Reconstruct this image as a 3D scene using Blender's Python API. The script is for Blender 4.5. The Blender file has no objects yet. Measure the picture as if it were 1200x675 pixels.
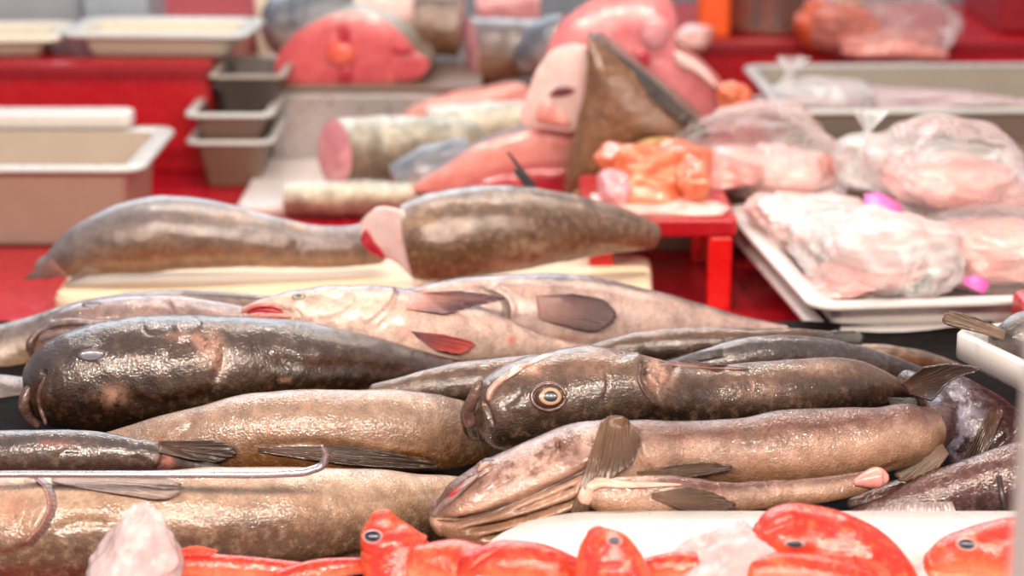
import bpy, math, random
import numpy as np
from mathutils import Vector
from mathutils.bvhtree import BVHTree
SC = bpy.context.scene
COL = SC.collection
rnd = random.Random(7)
# ------------------------------------------------------------------ camera frame
F = 70.0 / 36.0 * 1200.0
PITCH = math.radians(16.0)
CAM = np.array((0.0, 0.0, 1.60))
FWD = np.array((0.0, math.cos(PITCH), -math.sin(PITCH)))
UP = np.array((0.0, math.sin(PITCH), math.cos(PITCH)))
RT = np.array((1.0, 0.0, 0.0))
TABLE = 0.73
BED = 0.745

def ray(px, py):
    return FWD * F + RT * (px - 600.0) - UP * (py - 337.5)

def P(px, py, d):
    r = ray(px, py)
    return CAM + r * (d / r[1])

def Pz(px, py, z):
    r = ray(px, py)
    return CAM + r * ((z - CAM[2]) / r[2])

def proj(V):
    q = V - CAM
    zc = q @ FWD
    return 600.0 + F * (q @ RT) / zc, 337.5 - F * (q @ UP) / zc

def mpp(p):
    return float((p - CAM) @ FWD) / F

def S(r, g, b):                      # sRGB 0..255 -> linear
    def c(u):
        u /= 255.0
        return u / 12.92 if u <= 0.04045 else ((u + 0.055) / 1.055) ** 2.4
    return (c(r), c(g), c(b), 1.0)

# ------------------------------------------------------------------ object helpers
def tag(o, label, cat, group=None, kind=None):
    if label: o['label'] = label
    if cat: o['category'] = cat
    if group: o['group'] = group
    if kind: o['kind'] = kind
    return o

def thing(name, label, cat, loc, group=None):
    o = bpy.data.objects.new(name, None)
    o.empty_display_size = 0.03
    COL.objects.link(o)
    o.location = tuple(float(v) for v in loc)
    return tag(o, label, cat, group)

def mesh_obj(name, verts, faces, mat, parent=None, smooth=True, uv=None, attrs=None, origin=None):
    verts = np.asarray(verts, dtype=float)
    par = parent
    off = np.zeros(3)
    while par is not None:
        off = off + np.array(par.location)
        par = par.parent
    if parent is None:
        org = np.array(origin) if origin is not None else np.array((verts[:, 0].mean(), verts[:, 1].mean(), verts[:, 2].min()))
    else:
        org = off
    me = bpy.data.meshes.new(name)
    me.from_pydata((verts - org).tolist(), [], [list(map(int, f)) for f in faces])
    if smooth:
        me.polygons.foreach_set('use_smooth', [True] * len(me.polygons))
    if uv is not None:
        l = me.uv_layers.new(name='uv')
        idx = np.empty(len(me.loops), dtype=np.int32)
        me.loops.foreach_get('vertex_index', idx)
        l.data.foreach_set('uv', np.asarray(uv, dtype=np.float32)[idx].ravel())
    if attrs:
        for nm, arr in attrs.items():
            a = me.attributes.new(nm, 'FLOAT', 'POINT')
            a.data.foreach_set('value', np.asarray(arr, dtype=np.float32).ravel())
    me.materials.append(mat)
    me.validate()
    o = bpy.data.objects.new(name, me)
    COL.objects.link(o)
    if parent is None:
        o.location = tuple(org)
    else:
        o.parent = parent
    return o

def solidify(o, t, offset=0.0):
    m = o.modifiers.new('thick', 'SOLIDIFY'); m.thickness = t; m.offset = offset
    return o

def grid_faces(n, k, wrap=True):
    f = []
    kk = k if wrap else k - 1
    for i in range(n - 1):
        for j in range(kk):
            j2 = (j + 1) % k
            f.append((i * k + j, i * k + j2, (i + 1) * k + j2, (i + 1) * k + j))
    return f

def hermite(pts, n, closed=False):
    pts = np.asarray(pts, dtype=float)
    if closed:
        pts = np.vstack([pts[-2:], pts, pts[:3]])
    dd = np.linalg.norm(np.diff(pts[:, :2], axis=0), axis=1)
    dd = np.maximum(dd, 1e-6)
    t = np.concatenate([[0], np.cumsum(np.sqrt(dd) * np.sqrt(dd))])
    m = np.zeros_like(pts)
    sl = np.diff(pts, axis=0) / dd[:, None]
    m[0] = sl[0]; m[-1] = sl[-1]
    for i in range(1, len(pts) - 1):
        w0, w1 = dd[i], dd[i - 1]
        m[i] = (sl[i - 1] * w0 + sl[i] * w1) / (w0 + w1)
    a, b = (t[2], t[-3]) if closed else (t[0], t[-1])
    q = np.linspace(a, b, n, endpoint=not closed)
    out = []
    for x in q:
        i = int(min(max(np.searchsorted(t, x) - 1, 0), len(pts) - 2))
        h = dd[i]; s = (x - t[i]) / h
        out.append((2*s**3-3*s**2+1)*pts[i] + (s**3-2*s**2+s)*h*m[i] + (-2*s**3+3*s**2)*pts[i+1] + (s**3-s**2)*h*m[i+1])
    return np.array(out)

def wob(V, amp, freq, seed, octs=3):
    """cheap smooth 3-D noise: sums of sines"""
    r = np.random.RandomState(seed)
    out = np.zeros(V.shape[:-1])
    for o in range(octs):
        for _ in range(4):
            k = r.normal(size=3); k /= np.linalg.norm(k)
            out += math.pow(0.55, o) * np.sin((V @ k) * freq * (1.9 ** o) * r.uniform(.7, 1.3) + r.uniform(0, 6.28))
    return out * amp / 3.0

def poly_dist(X, Y, poly):
    """distance and signed side of points to a pixel polyline"""
    poly = np.asarray(poly, dtype=float)
    best = np.full(X.shape, 1e9); side = np.zeros(X.shape); tt = np.zeros(X.shape)
    L = np.concatenate([[0], np.cumsum(np.linalg.norm(np.diff(poly, axis=0), axis=1))])
    for i in range(len(poly) - 1):
        a, b = poly[i], poly[i + 1]
        ab = b - a; l2 = ab @ ab
        t = np.clip(((X - a[0]) * ab[0] + (Y - a[1]) * ab[1]) / l2, 0, 1)
        dx, dy = X - a[0] - t * ab[0], Y - a[1] - t * ab[1]
        d = np.hypot(dx, dy)
        m = d < best
        best[m] = d[m]
        side[m] = (ab[0] * dy - ab[1] * dx)[m]
        tt[m] = ((L[i] + t * math.sqrt(l2)) / L[-1])[m]
    return best, side, tt

def smoothline(poly, n=40):
    return hermite(poly, n) if len(poly) > 2 else np.asarray(poly, dtype=float)

# ------------------------------------------------------------------ materials
MATS = {}
class NT:
    def __init__(self, name):
        self.m = bpy.data.materials.new(name); self.m.use_nodes = True
        self.t = self.m.node_tree; self.t.nodes.clear()
        self.out = self.n('ShaderNodeOutputMaterial')
        self.b = self.n('ShaderNodeBsdfPrincipled')
        self.l(self.b.outputs[0], self.out.inputs['Surface'])
    def n(self, typ, **kw):
        nd = self.t.nodes.new(typ)
        for k, v in kw.items(): setattr(nd, k, v)
        return nd
    def l(self, a, b): self.t.links.new(a, b)
    def set(self, **kw):
        for k, v in kw.items(): self.b.inputs[k.replace('_', ' ')].default_value = v
    def noise(self, vec, scale, detail=4, rough=.55, dist=0):
        nd = self.n('ShaderNodeTexNoise'); nd.inputs['Scale'].default_value = scale
        nd.inputs['Detail'].default_value = detail; nd.inputs['Roughness'].default_value = rough
        nd.inputs['Distortion'].default_value = dist
        if vec is not None: self.l(vec, nd.inputs['Vector'])
        return nd.outputs[0]
    def ramp(self, fac, stops, interp='LINEAR'):
        r = self.n('ShaderNodeValToRGB'); r.color_ramp.interpolation = interp
        e = r.color_ramp.elements
        while len(e) < len(stops): e.new(.5)
        for q, (p, c) in zip(e, stops):
            q.position = p; q.color = c if len(c) == 4 else (*c, 1)
        self.l(fac, r.inputs[0]); return r.outputs[0]
    def math(self, op, a, b=None, c=None):
        m = self.n('ShaderNodeMath', operation=op)
        for i, x in enumerate((a, b, c)):
            if x is None: continue
            if isinstance(x, (int, float)): m.inputs[i].default_value = x
            else: self.l(x, m.inputs[i])
        return m.outputs[0]
    def mix(self, fac, a, b, mode='MIX'):
        m = self.n('ShaderNodeMix', data_type='RGBA', blend_type=mode)
        for i, x in ((0, fac), (6, a), (7, b)):
            if isinstance(x, (int, float)): m.inputs[i].default_value = x
            elif isinstance(x, tuple): m.inputs[i].default_value = x
            else: self.l(x, m.inputs[i])
        return m.outputs[2]
    def bump(self, h, strength, dist, prev=None):
        b = self.n('ShaderNodeBump'); b.inputs['Strength'].default_value = strength
        b.inputs['Distance'].default_value = dist
        self.l(h, b.inputs['Height'])
        if prev is not None: self.l(prev, b.inputs['Normal'])
        return b.outputs[0]
    def attr(self, nm): return self.n('ShaderNodeAttribute', attribute_name=nm).outputs['Fac']
    def uv(self): return self.n('ShaderNodeUVMap', uv_map='uv').outputs[0]
    def obj(self): return self.n('ShaderNodeTexCoord').outputs['Object']

def skin(name, back, mid, belly, spot=None, patch=(0.55, .36, .30, 1), edges=(.28, .5, .74), rough=.42, scales=.5, spotamt=.55, seedoff=0.0, coat=1.0, lump=.5):
    T = NT(name)
    uv = T.uv(); ob = T.obj()
    if seedoff:
        mp = T.n('ShaderNodeMapping'); mp.inputs['Location'].default_value = (seedoff, seedoff * .7, seedoff * .3)
        T.l(ob, mp.inputs[0]); ob = mp.outputs[0]
    n1 = T.noise(ob, 22, 5, .6, .4)
    n2 = T.noise(ob, 90, 4, .65)
    n3 = T.noise(ob, 420, 3, .6)
    dv = T.attr('dv')
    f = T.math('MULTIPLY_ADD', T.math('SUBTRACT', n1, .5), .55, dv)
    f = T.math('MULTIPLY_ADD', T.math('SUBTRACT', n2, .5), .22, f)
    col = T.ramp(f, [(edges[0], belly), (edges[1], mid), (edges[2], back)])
    if spot:
        m = T.math('MULTIPLY', T.ramp(n2, [(.5, (0, 0, 0)), (.68, (1, 1, 1))]), spotamt)
        col = T.mix(m, col, spot)
    fine = T.ramp(n3, [(.3, (.66, .63, .61)), (.7, (1.2, 1.2, 1.2))])
    col = T.mix(.7, col, fine, 'MULTIPLY')
    n4 = T.noise(ob, 48, 5, .65, .3)
    col = T.mix(.75, col, T.ramp(n4, [(.36, (.58, .57, .56)), (.6, (1.08, 1.08, 1.06))]), 'MULTIPLY')
    pa = T.attr('patch')
    pm = T.math('MULTIPLY', pa, T.ramp(T.noise(ob, 60, 5, .7), [(.38, (0, 0, 0)), (.56, (1, 1, 1))]))
    col = T.mix(pm, col, patch)
    T.l(col, T.b.inputs['Base Color'])
    # scales + slime bump
    vo = T.n('ShaderNodeTexVoronoi', feature='F1'); vo.inputs['Scale'].default_value = 360; vo.inputs['Randomness'].default_value = .8
    T.l(uv, vo.inputs['Vector'])
    soft = T.bump(T.noise(ob, 34, 3, .5), lump, .006)
    b = T.bump(vo.outputs[0], scales, .0008, soft)
    b = T.bump(n2, .3, .002, b)
    T.l(b, T.b.inputs['Normal'])
    cb = T.bump(T.noise(ob, 110, 2, .5), .55, .0011, soft)
    cb = T.bump(vo.outputs[0], .25 + scales * .4, .0007, cb)
    cb = T.bump(T.noise(ob, 560, 2, .5), .6, .0005, cb)
    T.l(T.ramp(T.noise(ob, 130, 3), [(.3, (rough - .08,) * 3), (.75, (rough + .12,) * 3)]), T.b.inputs['Roughness'])
    T.set(Specular_IOR_Level=.4, Coat_Weight=coat, Coat_Roughness=.09, Coat_IOR=1.6, Subsurface_Weight=.04, Subsurface_Scale=.01)
    T.b.inputs['Subsurface Radius'].default_value = (1, .4, .25)
    T.l(cb, T.b.inputs['Coat Normal'])
    return T.m

def finmat(name, base, tip, ray_col=None, freq=14, rough=.3):
    T = NT(name)
    ns = T.noise(T.obj(), 90, 4, .6)
    uv = T.n('ShaderNodeSeparateXYZ'); T.l(T.uv(), uv.inputs[0])
    c = T.ramp(T.math('MULTIPLY_ADD', T.math('SUBTRACT', ns, .5), .7, uv.outputs[1]), [(.05, base), (.8, tip)])
    u = T.math('MULTIPLY_ADD', T.math('SUBTRACT', T.noise(T.obj(), 45, 2), .5), .10, uv.outputs[0])
    st = T.math('SINE', T.math('MULTIPLY', u, 6.283 * freq))
    st2 = T.math('SINE', T.math('MULTIPLY', u, 6.283 * freq * 2.7))
    st = T.math('MULTIPLY_ADD', st, .3, T.math('MULTIPLY_ADD', st2, .18, .5))
    m = T.math('MULTIPLY', T.ramp(st, [(.55, (0, 0, 0)), (.95, (1, 1, 1))]), T.ramp(ns, [(.4, (0, 0, 0)), (.7, (1, 1, 1))]))
    c = T.mix(T.math('MULTIPLY', m, .5), c, ray_col or tuple(v * 1.6 for v in base[:3]) + (1,))
    T.l(c, T.b.inputs['Base Color'])
    b = T.bump(st, .6, .0012); b = T.bump(ns, .4, .002, b)
    T.l(b, T.b.inputs['Normal']); T.l(b, T.b.inputs['Coat Normal'])
    T.set(Roughness=rough, Coat_Weight=.6, Coat_Roughness=.08)
    return T.m

def flesh(name, c1, c2, c3=None, scale=30, rough=.3, sss=.25, stretch=None):
    T = NT(name)
    ob = T.obj()
    if stretch:
        mp = T.n('ShaderNodeMapping'); mp.inputs['Scale'].default_value = stretch
        T.l(ob, mp.inputs[0]); ob = mp.outputs[0]
    n = T.noise(ob, scale, 5, .6, .6)
    st = [(.35, c1), (.62, c2)]
    if c3: st.append((.74, c3))
    T.l(T.ramp(n, st), T.b.inputs['Base Color'])
    b = T.bump(T.noise(ob, scale * 1.5, 4), .5, .004); b = T.bump(T.noise(T.obj(), 400, 2), .2, .0008, b)
    T.l(b, T.b.inputs['Normal'])
    T.set(Roughness=rough, Coat_Weight=.5, Coat_Roughness=.14, Subsurface_Weight=sss, Subsurface_Scale=.02)
    T.b.inputs['Subsurface Radius'].default_value = (1, .35, .25)
    return T.m

def plastic(name, c, rough=.35, var=.1, bump=.0, metal=0.0, scale=14, sss=0):
    T = NT(name)
    n = T.noise(T.obj(), scale, 5, .6)
    lo = tuple(v * (1 - var) for v in c[:3]) + (1,); hi = tuple(min(1, v * (1 + var)) for v in c[:3]) + (1,)
    T.l(T.ramp(n, [(.3, lo), (.7, hi)]), T.b.inputs['Base Color'])
    T.l(T.ramp(T.noise(T.obj(), scale * 4, 3), [(.3, (max(.03, rough - .07),) * 3), (.7, (rough + .07,) * 3)]), T.b.inputs['Roughness'])
    if bump: T.l(T.bump(T.noise(T.obj(), scale * 8, 3), .4, bump), T.b.inputs['Normal'])
    T.set(Metallic=metal)
    if sss: T.set(Subsurface_Weight=sss, Subsurface_Scale=.02)
    return T.m

def film(name, tint=(.97, .95, .96, 1), dens=.3, rough=.12):
    T = NT(name)
    tr = T.n('ShaderNodeBsdfTransparent'); tr.inputs[0].default_value = (.985, .97, .975, 1)
    mx = T.n('ShaderNodeMixShader')
    ob = T.obj()
    n = T.noise(ob, 11, 3, .5, 1.8)
    b = T.bump(n, .5, .02); b = T.bump(T.noise(ob, 38, 2, .5, .8), .25, .005, b)
    T.l(b, T.b.inputs['Normal'])
    fr = T.n('ShaderNodeFresnel'); fr.inputs[0].default_value = 1.38
    T.l(b, fr.inputs['Normal'])
    cl = T.math('MULTIPLY_ADD', T.ramp(n, [(.48, (0, 0, 0)), (.66, (1, 1, 1))]), dens * .7, dens * .5)
    fac = T.math('MINIMUM', T.math('ADD', T.math('MULTIPLY', fr.outputs[0], .7), cl), .9)
    T.set(Base_Color=tint, Roughness=rough, Specular_IOR_Level=.9, Subsurface_Weight=.5, Subsurface_Scale=.05)
    T.l(fac, mx.inputs[0]); T.l(tr.outputs[0], mx.inputs[1]); T.l(T.b.outputs[0], mx.inputs[2])
    T.l(mx.outputs[0], T.out.inputs['Surface'])
    return T.m

def eyemat(name, pupil, ring, outer, ps=.46):
    T = NT(name)
    r = T.attr('r')
    rr = T.math('MULTIPLY_ADD', T.math('SUBTRACT', T.noise(T.obj(), 200, 3), .5), .12, r)
    T.l(T.ramp(rr, [(.0, pupil), (ps, pupil), (ps + .07, ring), (max(.74, ps + .1), tuple(v * .75 for v in ring[:3]) + (1,)), (max(.80, ps + .18), outer), (1, outer)]), T.b.inputs['Base Color'])
    T.set(Roughness=.3, Coat_Weight=.35, Coat_Roughness=.12)
    return T.m

# ------------------------------------------------------------------ shape builders
class Body:
    """A fish body: a tapering tube round a spine read as (px, py, half height px, distance[, depth ratio])."""
    def __init__(self, spine, n=200, k=80, cap0=.8, cap1=.6, roll=0.0, roll1=None, ratio=.82, lump=.0012, seed=1, sup=2.0, flat0=False, flat1=False, dvs=None):
        sp = [tuple(s) + ((ratio,) if len(s) == 4 else ()) for s in spine]
        q = hermite(sp, n)
        C = np.array([P(a[0], a[1], a[3]) for a in q])
        hm = np.array([max(a[2], .6) * mpp(c) for a, c in zip(q, C)])
        br = q[:, 4]
        Tn = np.gradient(C, axis=0); Tn /= np.linalg.norm(Tn, axis=1)[:, None]
        def capst(c, t, L, flat):
            if flat: return [], []
            ph = np.linspace(0.06, math.pi / 2, 14, endpoint=False)
            return [c - t * L * math.cos(a) for a in ph], [math.sin(a) for a in ph]
        c0, s0 = capst(C[0], Tn[0], cap0 * hm[0], flat0)
        c1, s1 = capst(C[-1], -Tn[-1], cap1 * hm[-1], flat1)
        c1, s1 = c1[::-1], s1[::-1]
        Call = np.array(list(c0) + list(C) + list(c1))
        H = np.concatenate([np.array(s0) * hm[0], hm, np.array(s1) * hm[-1]])
        BR = np.concatenate([np.full(len(s0), br[0]), br, np.full(len(s1), br[-1])])
        TT = np.vstack([np.repeat(Tn[:1], len(s0), 0), Tn, np.repeat(Tn[-1:], len(s1), 0)])
        V = CAM - Call; V /= np.linalg.norm(V, axis=1)[:, None]
        N = np.cross(V, TT); N /= np.linalg.norm(N, axis=1)[:, None]     # image-left-normal of travel
        N = np.where((np.arange(len(N)) >= 0)[:, None], N, N)
        W = np.cross(TT, N); W /= np.linalg.norm(W, axis=1)[:, None]
        if (W[len(W) // 2] @ V[len(V) // 2]) < 0: W = -W
        th = np.linspace(0, 2 * math.pi, k, endpoint=False)
        ct, st = np.cos(th), np.sin(th)
        e = 2.0 / sup
        cs, ss = np.sign(ct) * np.abs(ct) ** e, np.sign(st) * np.abs(st) ** e
        self.V = Call[:, None, :] + N[:, None, :] * (H[:, None, None] * cs[None, :, None]) + W[:, None, :] * ((H * BR)[:, None, None] * ss[None, :, None])
        self.n, self.k = self.V.shape[:2]
        m = self.n
        s = np.concatenate([[0], np.cumsum(np.linalg.norm(np.diff(Call, axis=0), axis=1))])
        self.s = s / s[-1]
        rl = np.radians(roll) if roll1 is None else np.radians(np.interp(self.s, [0, 1], [roll, roll1]))
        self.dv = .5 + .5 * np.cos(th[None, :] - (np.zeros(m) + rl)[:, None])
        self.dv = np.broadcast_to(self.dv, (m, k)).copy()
        hs = np.max(H)
        self.uvs = np.stack([np.repeat(s[:, None], k, 1), np.repeat((np.minimum(th, 2 * math.pi - th) * hs)[None, :], m, 0)], -1)
        self.patch = np.zeros((m, k))
        self.N, self.W, self.C, self.H = N, W, Call, H
        self.flat = (flat0, flat1)
        self.norm()
        if lump:
            self.V += self.Nn * wob(self.V, lump, 55, seed)[..., None]
    def norm(self):
        du = np.gradient(self.V, axis=0)
        dvv = (np.roll(self.V, -1, 1) - np.roll(self.V, 1, 1))
        n = np.cross(du, dvv); l = np.linalg.norm(n, axis=2); l[l < 1e-12] = 1
        n /= l[..., None]
        cen = self.C[:, None, :]
        if np.mean(np.sum(n * (self.V - cen), 2)) < 0: n = -n
        self.Nn = n
    def front(self):
        vd = CAM - self.V; vd /= np.linalg.norm(vd, axis=2)[..., None]
        return np.clip(np.sum(vd * self.Nn, 2) * 3 + .3, 0, 1)
    def groove(self, poly, w=3.0, depth=.003, taper=True):
        X, Y = proj(self.V.reshape(-1, 3)); X = X.reshape(self.n, self.k); Y = Y.reshape(self.n, self.k)
        d, sd, t = poly_dist(X, Y, smoothline(poly))
        a = depth * np.exp(-(d / w) ** 2) * self.front()
        if taper: a = a * np.clip(np.minimum(t, 1 - t) * 8 + .15, 0, 1)
        self.V -= self.Nn * a[..., None]; self.norm(); return self
    def step(self, poly, w=18.0, height=.003, edge=2.0, side=1):
        X, Y = proj(self.V.reshape(-1, 3)); X = X.reshape(self.n, self.k); Y = Y.reshape(self.n, self.k)
        d, sd, t = poly_dist(X, Y, smoothline(poly))
        sg = np.where(sd * side > 0, d, -d)
        prof = np.where(sg > 0, np.exp(-np.maximum(sg, 0) / w), np.exp(-(np.minimum(sg, 0) / edge) ** 2))
        a = height * prof * self.front() * np.clip(np.minimum(t, 1 - t) * 8 + .1, 0, 1)
        self.V += self.Nn * a[..., None]; self.norm(); return self
    def bulge(self, x, y, r, amt):
        X, Y = proj(self.V.reshape(-1, 3)); X = X.reshape(self.n, self.k); Y = Y.reshape(self.n, self.k)
        rx, ry = r if isinstance(r, tuple) else (r, r)
        a = amt * np.exp(-(((X - x) / rx) ** 2 + ((Y - y) / ry) ** 2)) * self.front()
        self.V += self.Nn * a[..., None]; self.norm(); return self
    def paint(self, x, y, r, amt=1.0):
        X, Y = proj(self.V.reshape(-1, 3)); X = X.reshape(self.n, self.k); Y = Y.reshape(self.n, self.k)
        rx, ry = r if isinstance(r, tuple) else (r, r)
        a = amt * np.exp(-(((X - x) / rx) ** 2 + ((Y - y) / ry) ** 2)) * (self.front() > .3)
        self.patch = np.clip(self.patch + a, 0, 1.3); return self
    def base(self):
        v = self.V.reshape(-1, 3)
        return np.array((v[:, 0].mean(), v[:, 1].mean(), v[:, 2].min()))
    def build(self, name, mat, parent):
        v = self.V.reshape(-1, 3)
        f = grid_faces(self.n, self.k)
        if not self.flat[0]: f.append(tuple(range(self.k))[::-1])
        if not self.flat[1]: f.append(tuple((self.n - 1) * self.k + j for j in range(self.k)))
        o = mesh_obj(name, v, f, mat, parent, uv=self.uvs.reshape(-1, 2), attrs={'dv': self.dv, 'patch': self.patch})
        self.bvh = BVHTree.FromPolygons([Vector(p) for p in v], f)
        return o
    def hit(self, px, py):
        r = ray(px, py); r = r / np.linalg.norm(r)
        h = self.bvh.ray_cast(Vector(CAM), Vector(r))
        if h[0] is None: return None, None, None
        return np.array(h[0]), np.array(h[1]), h[3]
    def endface(self, which, mat, parent, name='cut_face', dome=.12, rings=8):
        i = 0 if which == 0 else self.n - 1
        R = self.V[i]; c = R.mean(0)
        t = self.C[i] - self.C[1 if which == 0 else -2]; t /= np.linalg.norm(t)
        vs, dvv = [], []
        for q in range(rings):
            a = 1 - q / rings
            lift = self.H[i] * dome * (1 - a * a)
            vs += [c + (p - c) * a + t * lift for p in R]
        vs.append(c + t * self.H[i] * dome)
        f = grid_faces(rings, self.k)
        last = (rings - 1) * self.k
        f += [(last + j, last + (j + 1) % self.k, len(vs) - 1) for j in range(self.k)]
        return mesh_obj(name, vs, f, mat, parent)

def depth_on(bodies, px, py, default):
    best = None
    for b in bodies:
        h, n, dist = b.hit(px, py)
        if h is not None and (best is None or dist < best): best = dist
    return best if best is not None else default

def fin(name, parent, bodies, base, tip, mat, lift=.002, tiplift=.004, amp=.0005, rays=14, thick=.0012, jag=.05, nu=57, nv=18, d=None, seed=3):
    """A rayed fin lying on the body it is attached to; base and tip edges are smooth curves."""
    B = hermite(base, nu) if len(base) > 2 else np.linspace(base[0], base[1], nu)
    T = hermite(tip, nu) if len(tip) > 2 else np.linspace(tip[0], tip[1], nu)
    r = random.Random(seed)
    ph = np.linspace(0, rays, nu)
    js = [r.uniform(.1, 1.6) for _ in range(rays + 2)]
    jl = np.array([1 + jag * (abs(math.sin(math.pi * p)) - 1) * js[int(p + .5)] for p in ph])
    T = B + (T - B) * jl[:, None]
    px = np.zeros((nv, nu)); py = np.zeros((nv, nu))
    for i in range(nv):
        a = i / (nv - 1)
        px[i] = B[:, 0] * (1 - a) + T[:, 0] * a; py[i] = B[:, 1] * (1 - a) + T[:, 1] * a
    D = np.full((nv, nu), np.nan)
    for i in range(nv):
        for j in range(nu):
            if bodies:
                x = depth_on(bodies, px[i, j], py[i, j], None)
                if x is not None: D[i, j] = x
    if np.isnan(D).all() or not bodies:
        p0 = P(float(px.mean()), float(py.mean()), d or 2.0)
        D[:] = np.linalg.norm(p0 - CAM)
    else:
        mean = np.nanmean(D)
        D[np.isnan(D)] = mean
        for _ in range(12):
            Dp = np.pad(D, 1, mode='edge')
            sm = (Dp[:-2, 1:-1] + Dp[2:, 1:-1] + Dp[1:-1, :-2] + Dp[1:-1, 2:]) / 4
            D = np.minimum(D, sm)*.5 + sm*.5
    vs, uv = [], []
    for i in range(nv):
        a = i / (nv - 1)
        for j in range(nu):
            dd = D[i, j] - lift - (tiplift - lift) * a - amp * (0.5 + .5 * math.cos(2 * math.pi * ph[j])) * min(1, a * 3)
            rr = ray(px[i, j], py[i, j]); rr /= np.linalg.norm(rr)
            vs.append(CAM + rr * dd); uv.append((ph[j] / rays, a))
    o = mesh_obj(name, vs, grid_faces(nv, nu, False), mat, parent, uv=uv)
    return solidify(o, thick)

def eye(parent, body, px, py, rx, ry, mat, dome=.45, pupil=(0, 0), lift=.0, name='eye'):
    h, nrm, _ = body.hit(px, py)
    if h is None: h = P(px, py, float(body.C[len(body.C)//8][1])); nrm = (CAM - h) / np.linalg.norm(CAM - h)
    s = mpp(h)
    v = (CAM - h); v /= np.linalg.norm(v)
    n = nrm * .35 + v * .65; n /= np.linalg.norm(n)
    a = np.cross((0, 0, 1.0), n); a /= np.linalg.norm(a)
    b = np.cross(n, a)
    vs, rr = [], []
    K, R = 40, 14
    rmin = min(rx, ry) * s
    for i in range(R):
        q = 1 - i / R
        for j in range(K):
            t = 2 * math.pi * j / K
            ex, ey = rx * s * q * math.cos(t), ry * s * q * math.sin(t)
            z = rmin * dome * (math.sqrt(max(0, 1 - q * q)) - .35) + lift
            vs.append(h + a * ex + b * ey + n * z)
            rr.append(math.hypot(q * math.cos(t) - pupil[0] * 1, q * math.sin(t) - pupil[1]))
    vs.append(h + n * (rmin * dome * .65 + lift)); rr.append(math.hypot(*pupil))
    f = grid_faces(R, K) + [((R - 1) * K + j, (R - 1) * K + (j + 1) % K, R * K) for j in range(K)]
    return mesh_obj(name, vs, f, mat, parent, attrs={'r': rr})

def tube(name, parent, pts, radii, mat, k=12, n=60, flat=1.0, origin=None):
    """a bent rod or lip through world points"""
    q = np.asarray(pts, dtype=float)
    arr = np.hstack([q, np.asarray(radii if hasattr(radii, '__len__') else [radii] * len(q))[:, None]])
    dd = np.concatenate([[0], np.cumsum(np.linalg.norm(np.diff(q, axis=0), axis=1))])
    h = hermite(np.hstack([dd[:, None], np.zeros((len(q), 1)), arr]), n)[:, 2:]
    C, R = h[:, :3], h[:, 3]
    T = np.gradient(C, axis=0); T /= np.linalg.norm(T, axis=1)[:, None]
    vs = []
    up = np.array((.13, -.5, 1.0)); up /= np.linalg.norm(up)
    for i in range(n):
        a = np.cross(T[i], up); a /= np.linalg.norm(a); b = np.cross(a, T[i])
        e = 1.0 if 2 <= i < n - 2 else (.6 if i in (1, n - 2) else .15)
        for j in range(k):
            t = 2 * math.pi * j / k
            vs.append(C[i] + (a * math.cos(t) + b * math.sin(t) * flat) * R[i] * e)
    f = grid_faces(n, k) + [tuple(range(k))[::-1], tuple((n - 1) * k + j for j in range(k))]
    return mesh_obj(name, vs, f, mat, parent, origin=origin)

def on_body(body, pts, lift):
    out = []
    last = None
    for x, y in pts:
        h, n, dist = body.hit(x, y)
        r = ray(x, y); r /= np.linalg.norm(r)
        if h is None:
            dist = last if last is not None else float(np.linalg.norm(body.C[0] - CAM))
        last = dist
        out.append(CAM + r * (dist - lift))
    return out

def slab(outline, d, back, mat_face, mat_side, root, seed=1, n=72, taper=.8, dome=.006, side='skin', face='cut_face', lay=10, lump=.002):
    """a thick cut of fish: the outline at its distance is the cut face, the rest runs back along a vector"""
    q = hermite(outline, n, closed=True)
    ds = [o[2] for o in q] if q.shape[1] > 2 else [d] * n
    R = np.array([P(a[0], a[1], dd) for a, dd in zip(q, ds)])
    c = R.mean(0); back = np.array(back, dtype=float)
    vs = []
    for i in range(lay):
        t = i / (lay - 1)
        e = (1 + .05 * math.sin(math.pi * min(1, t * 1.4))) * (1 - (1 - taper) * t)
        if t > .7: e *= math.sqrt(max(.02, 1 - ((t - .7) / .31) ** 2))
        ring = c + (R - c) * e + back * t
        vs.append(ring + (wob(ring, lump, 60, seed)[:, None] * (ring - c) / (np.linalg.norm(ring - c, axis=1)[:, None] + 1e-6)) * (1 if i else 0))
    V = np.array(vs)
    f = grid_faces(lay, n) + [tuple((lay - 1) * n + j for j in range(n))]
    th = np.repeat((np.arange(n) / n)[None], lay, 0)
    dv = np.clip((V[..., 2] - V[..., 2].min()) / (np.ptp(V[..., 2]) + 1e-6), 0, 1)
    uv = np.stack([np.repeat(np.linspace(0, np.linalg.norm(back), lay)[:, None], n, 1), th * .4], -1).reshape(-1, 2)
    mesh_obj(side, V.reshape(-1, 3), f, mat_side, root, uv=uv, attrs={'dv': dv, 'patch': np.zeros_like(dv)})
    bn = -back / np.linalg.norm(back)
    fv, rings = [], 12
    for i in range(rings):
        a = 1 - i / rings
        ring = c + (R - c) * a
        lift = dome * (1 - a ** 3) + wob(ring, .0018, 70, seed + 5) * (1 - a)
        fv.append(ring + bn[None] * (np.zeros(n) + lift)[:, None])
    FV = np.vstack(fv + [(c + bn * dome)[None]])
    ff = grid_faces(rings, n) + [((rings - 1) * n + j, (rings - 1) * n + (j + 1) % n, rings * n) for j in range(n)]
    mesh_obj(face, FV, ff, mat_face, root)
    return V

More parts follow.
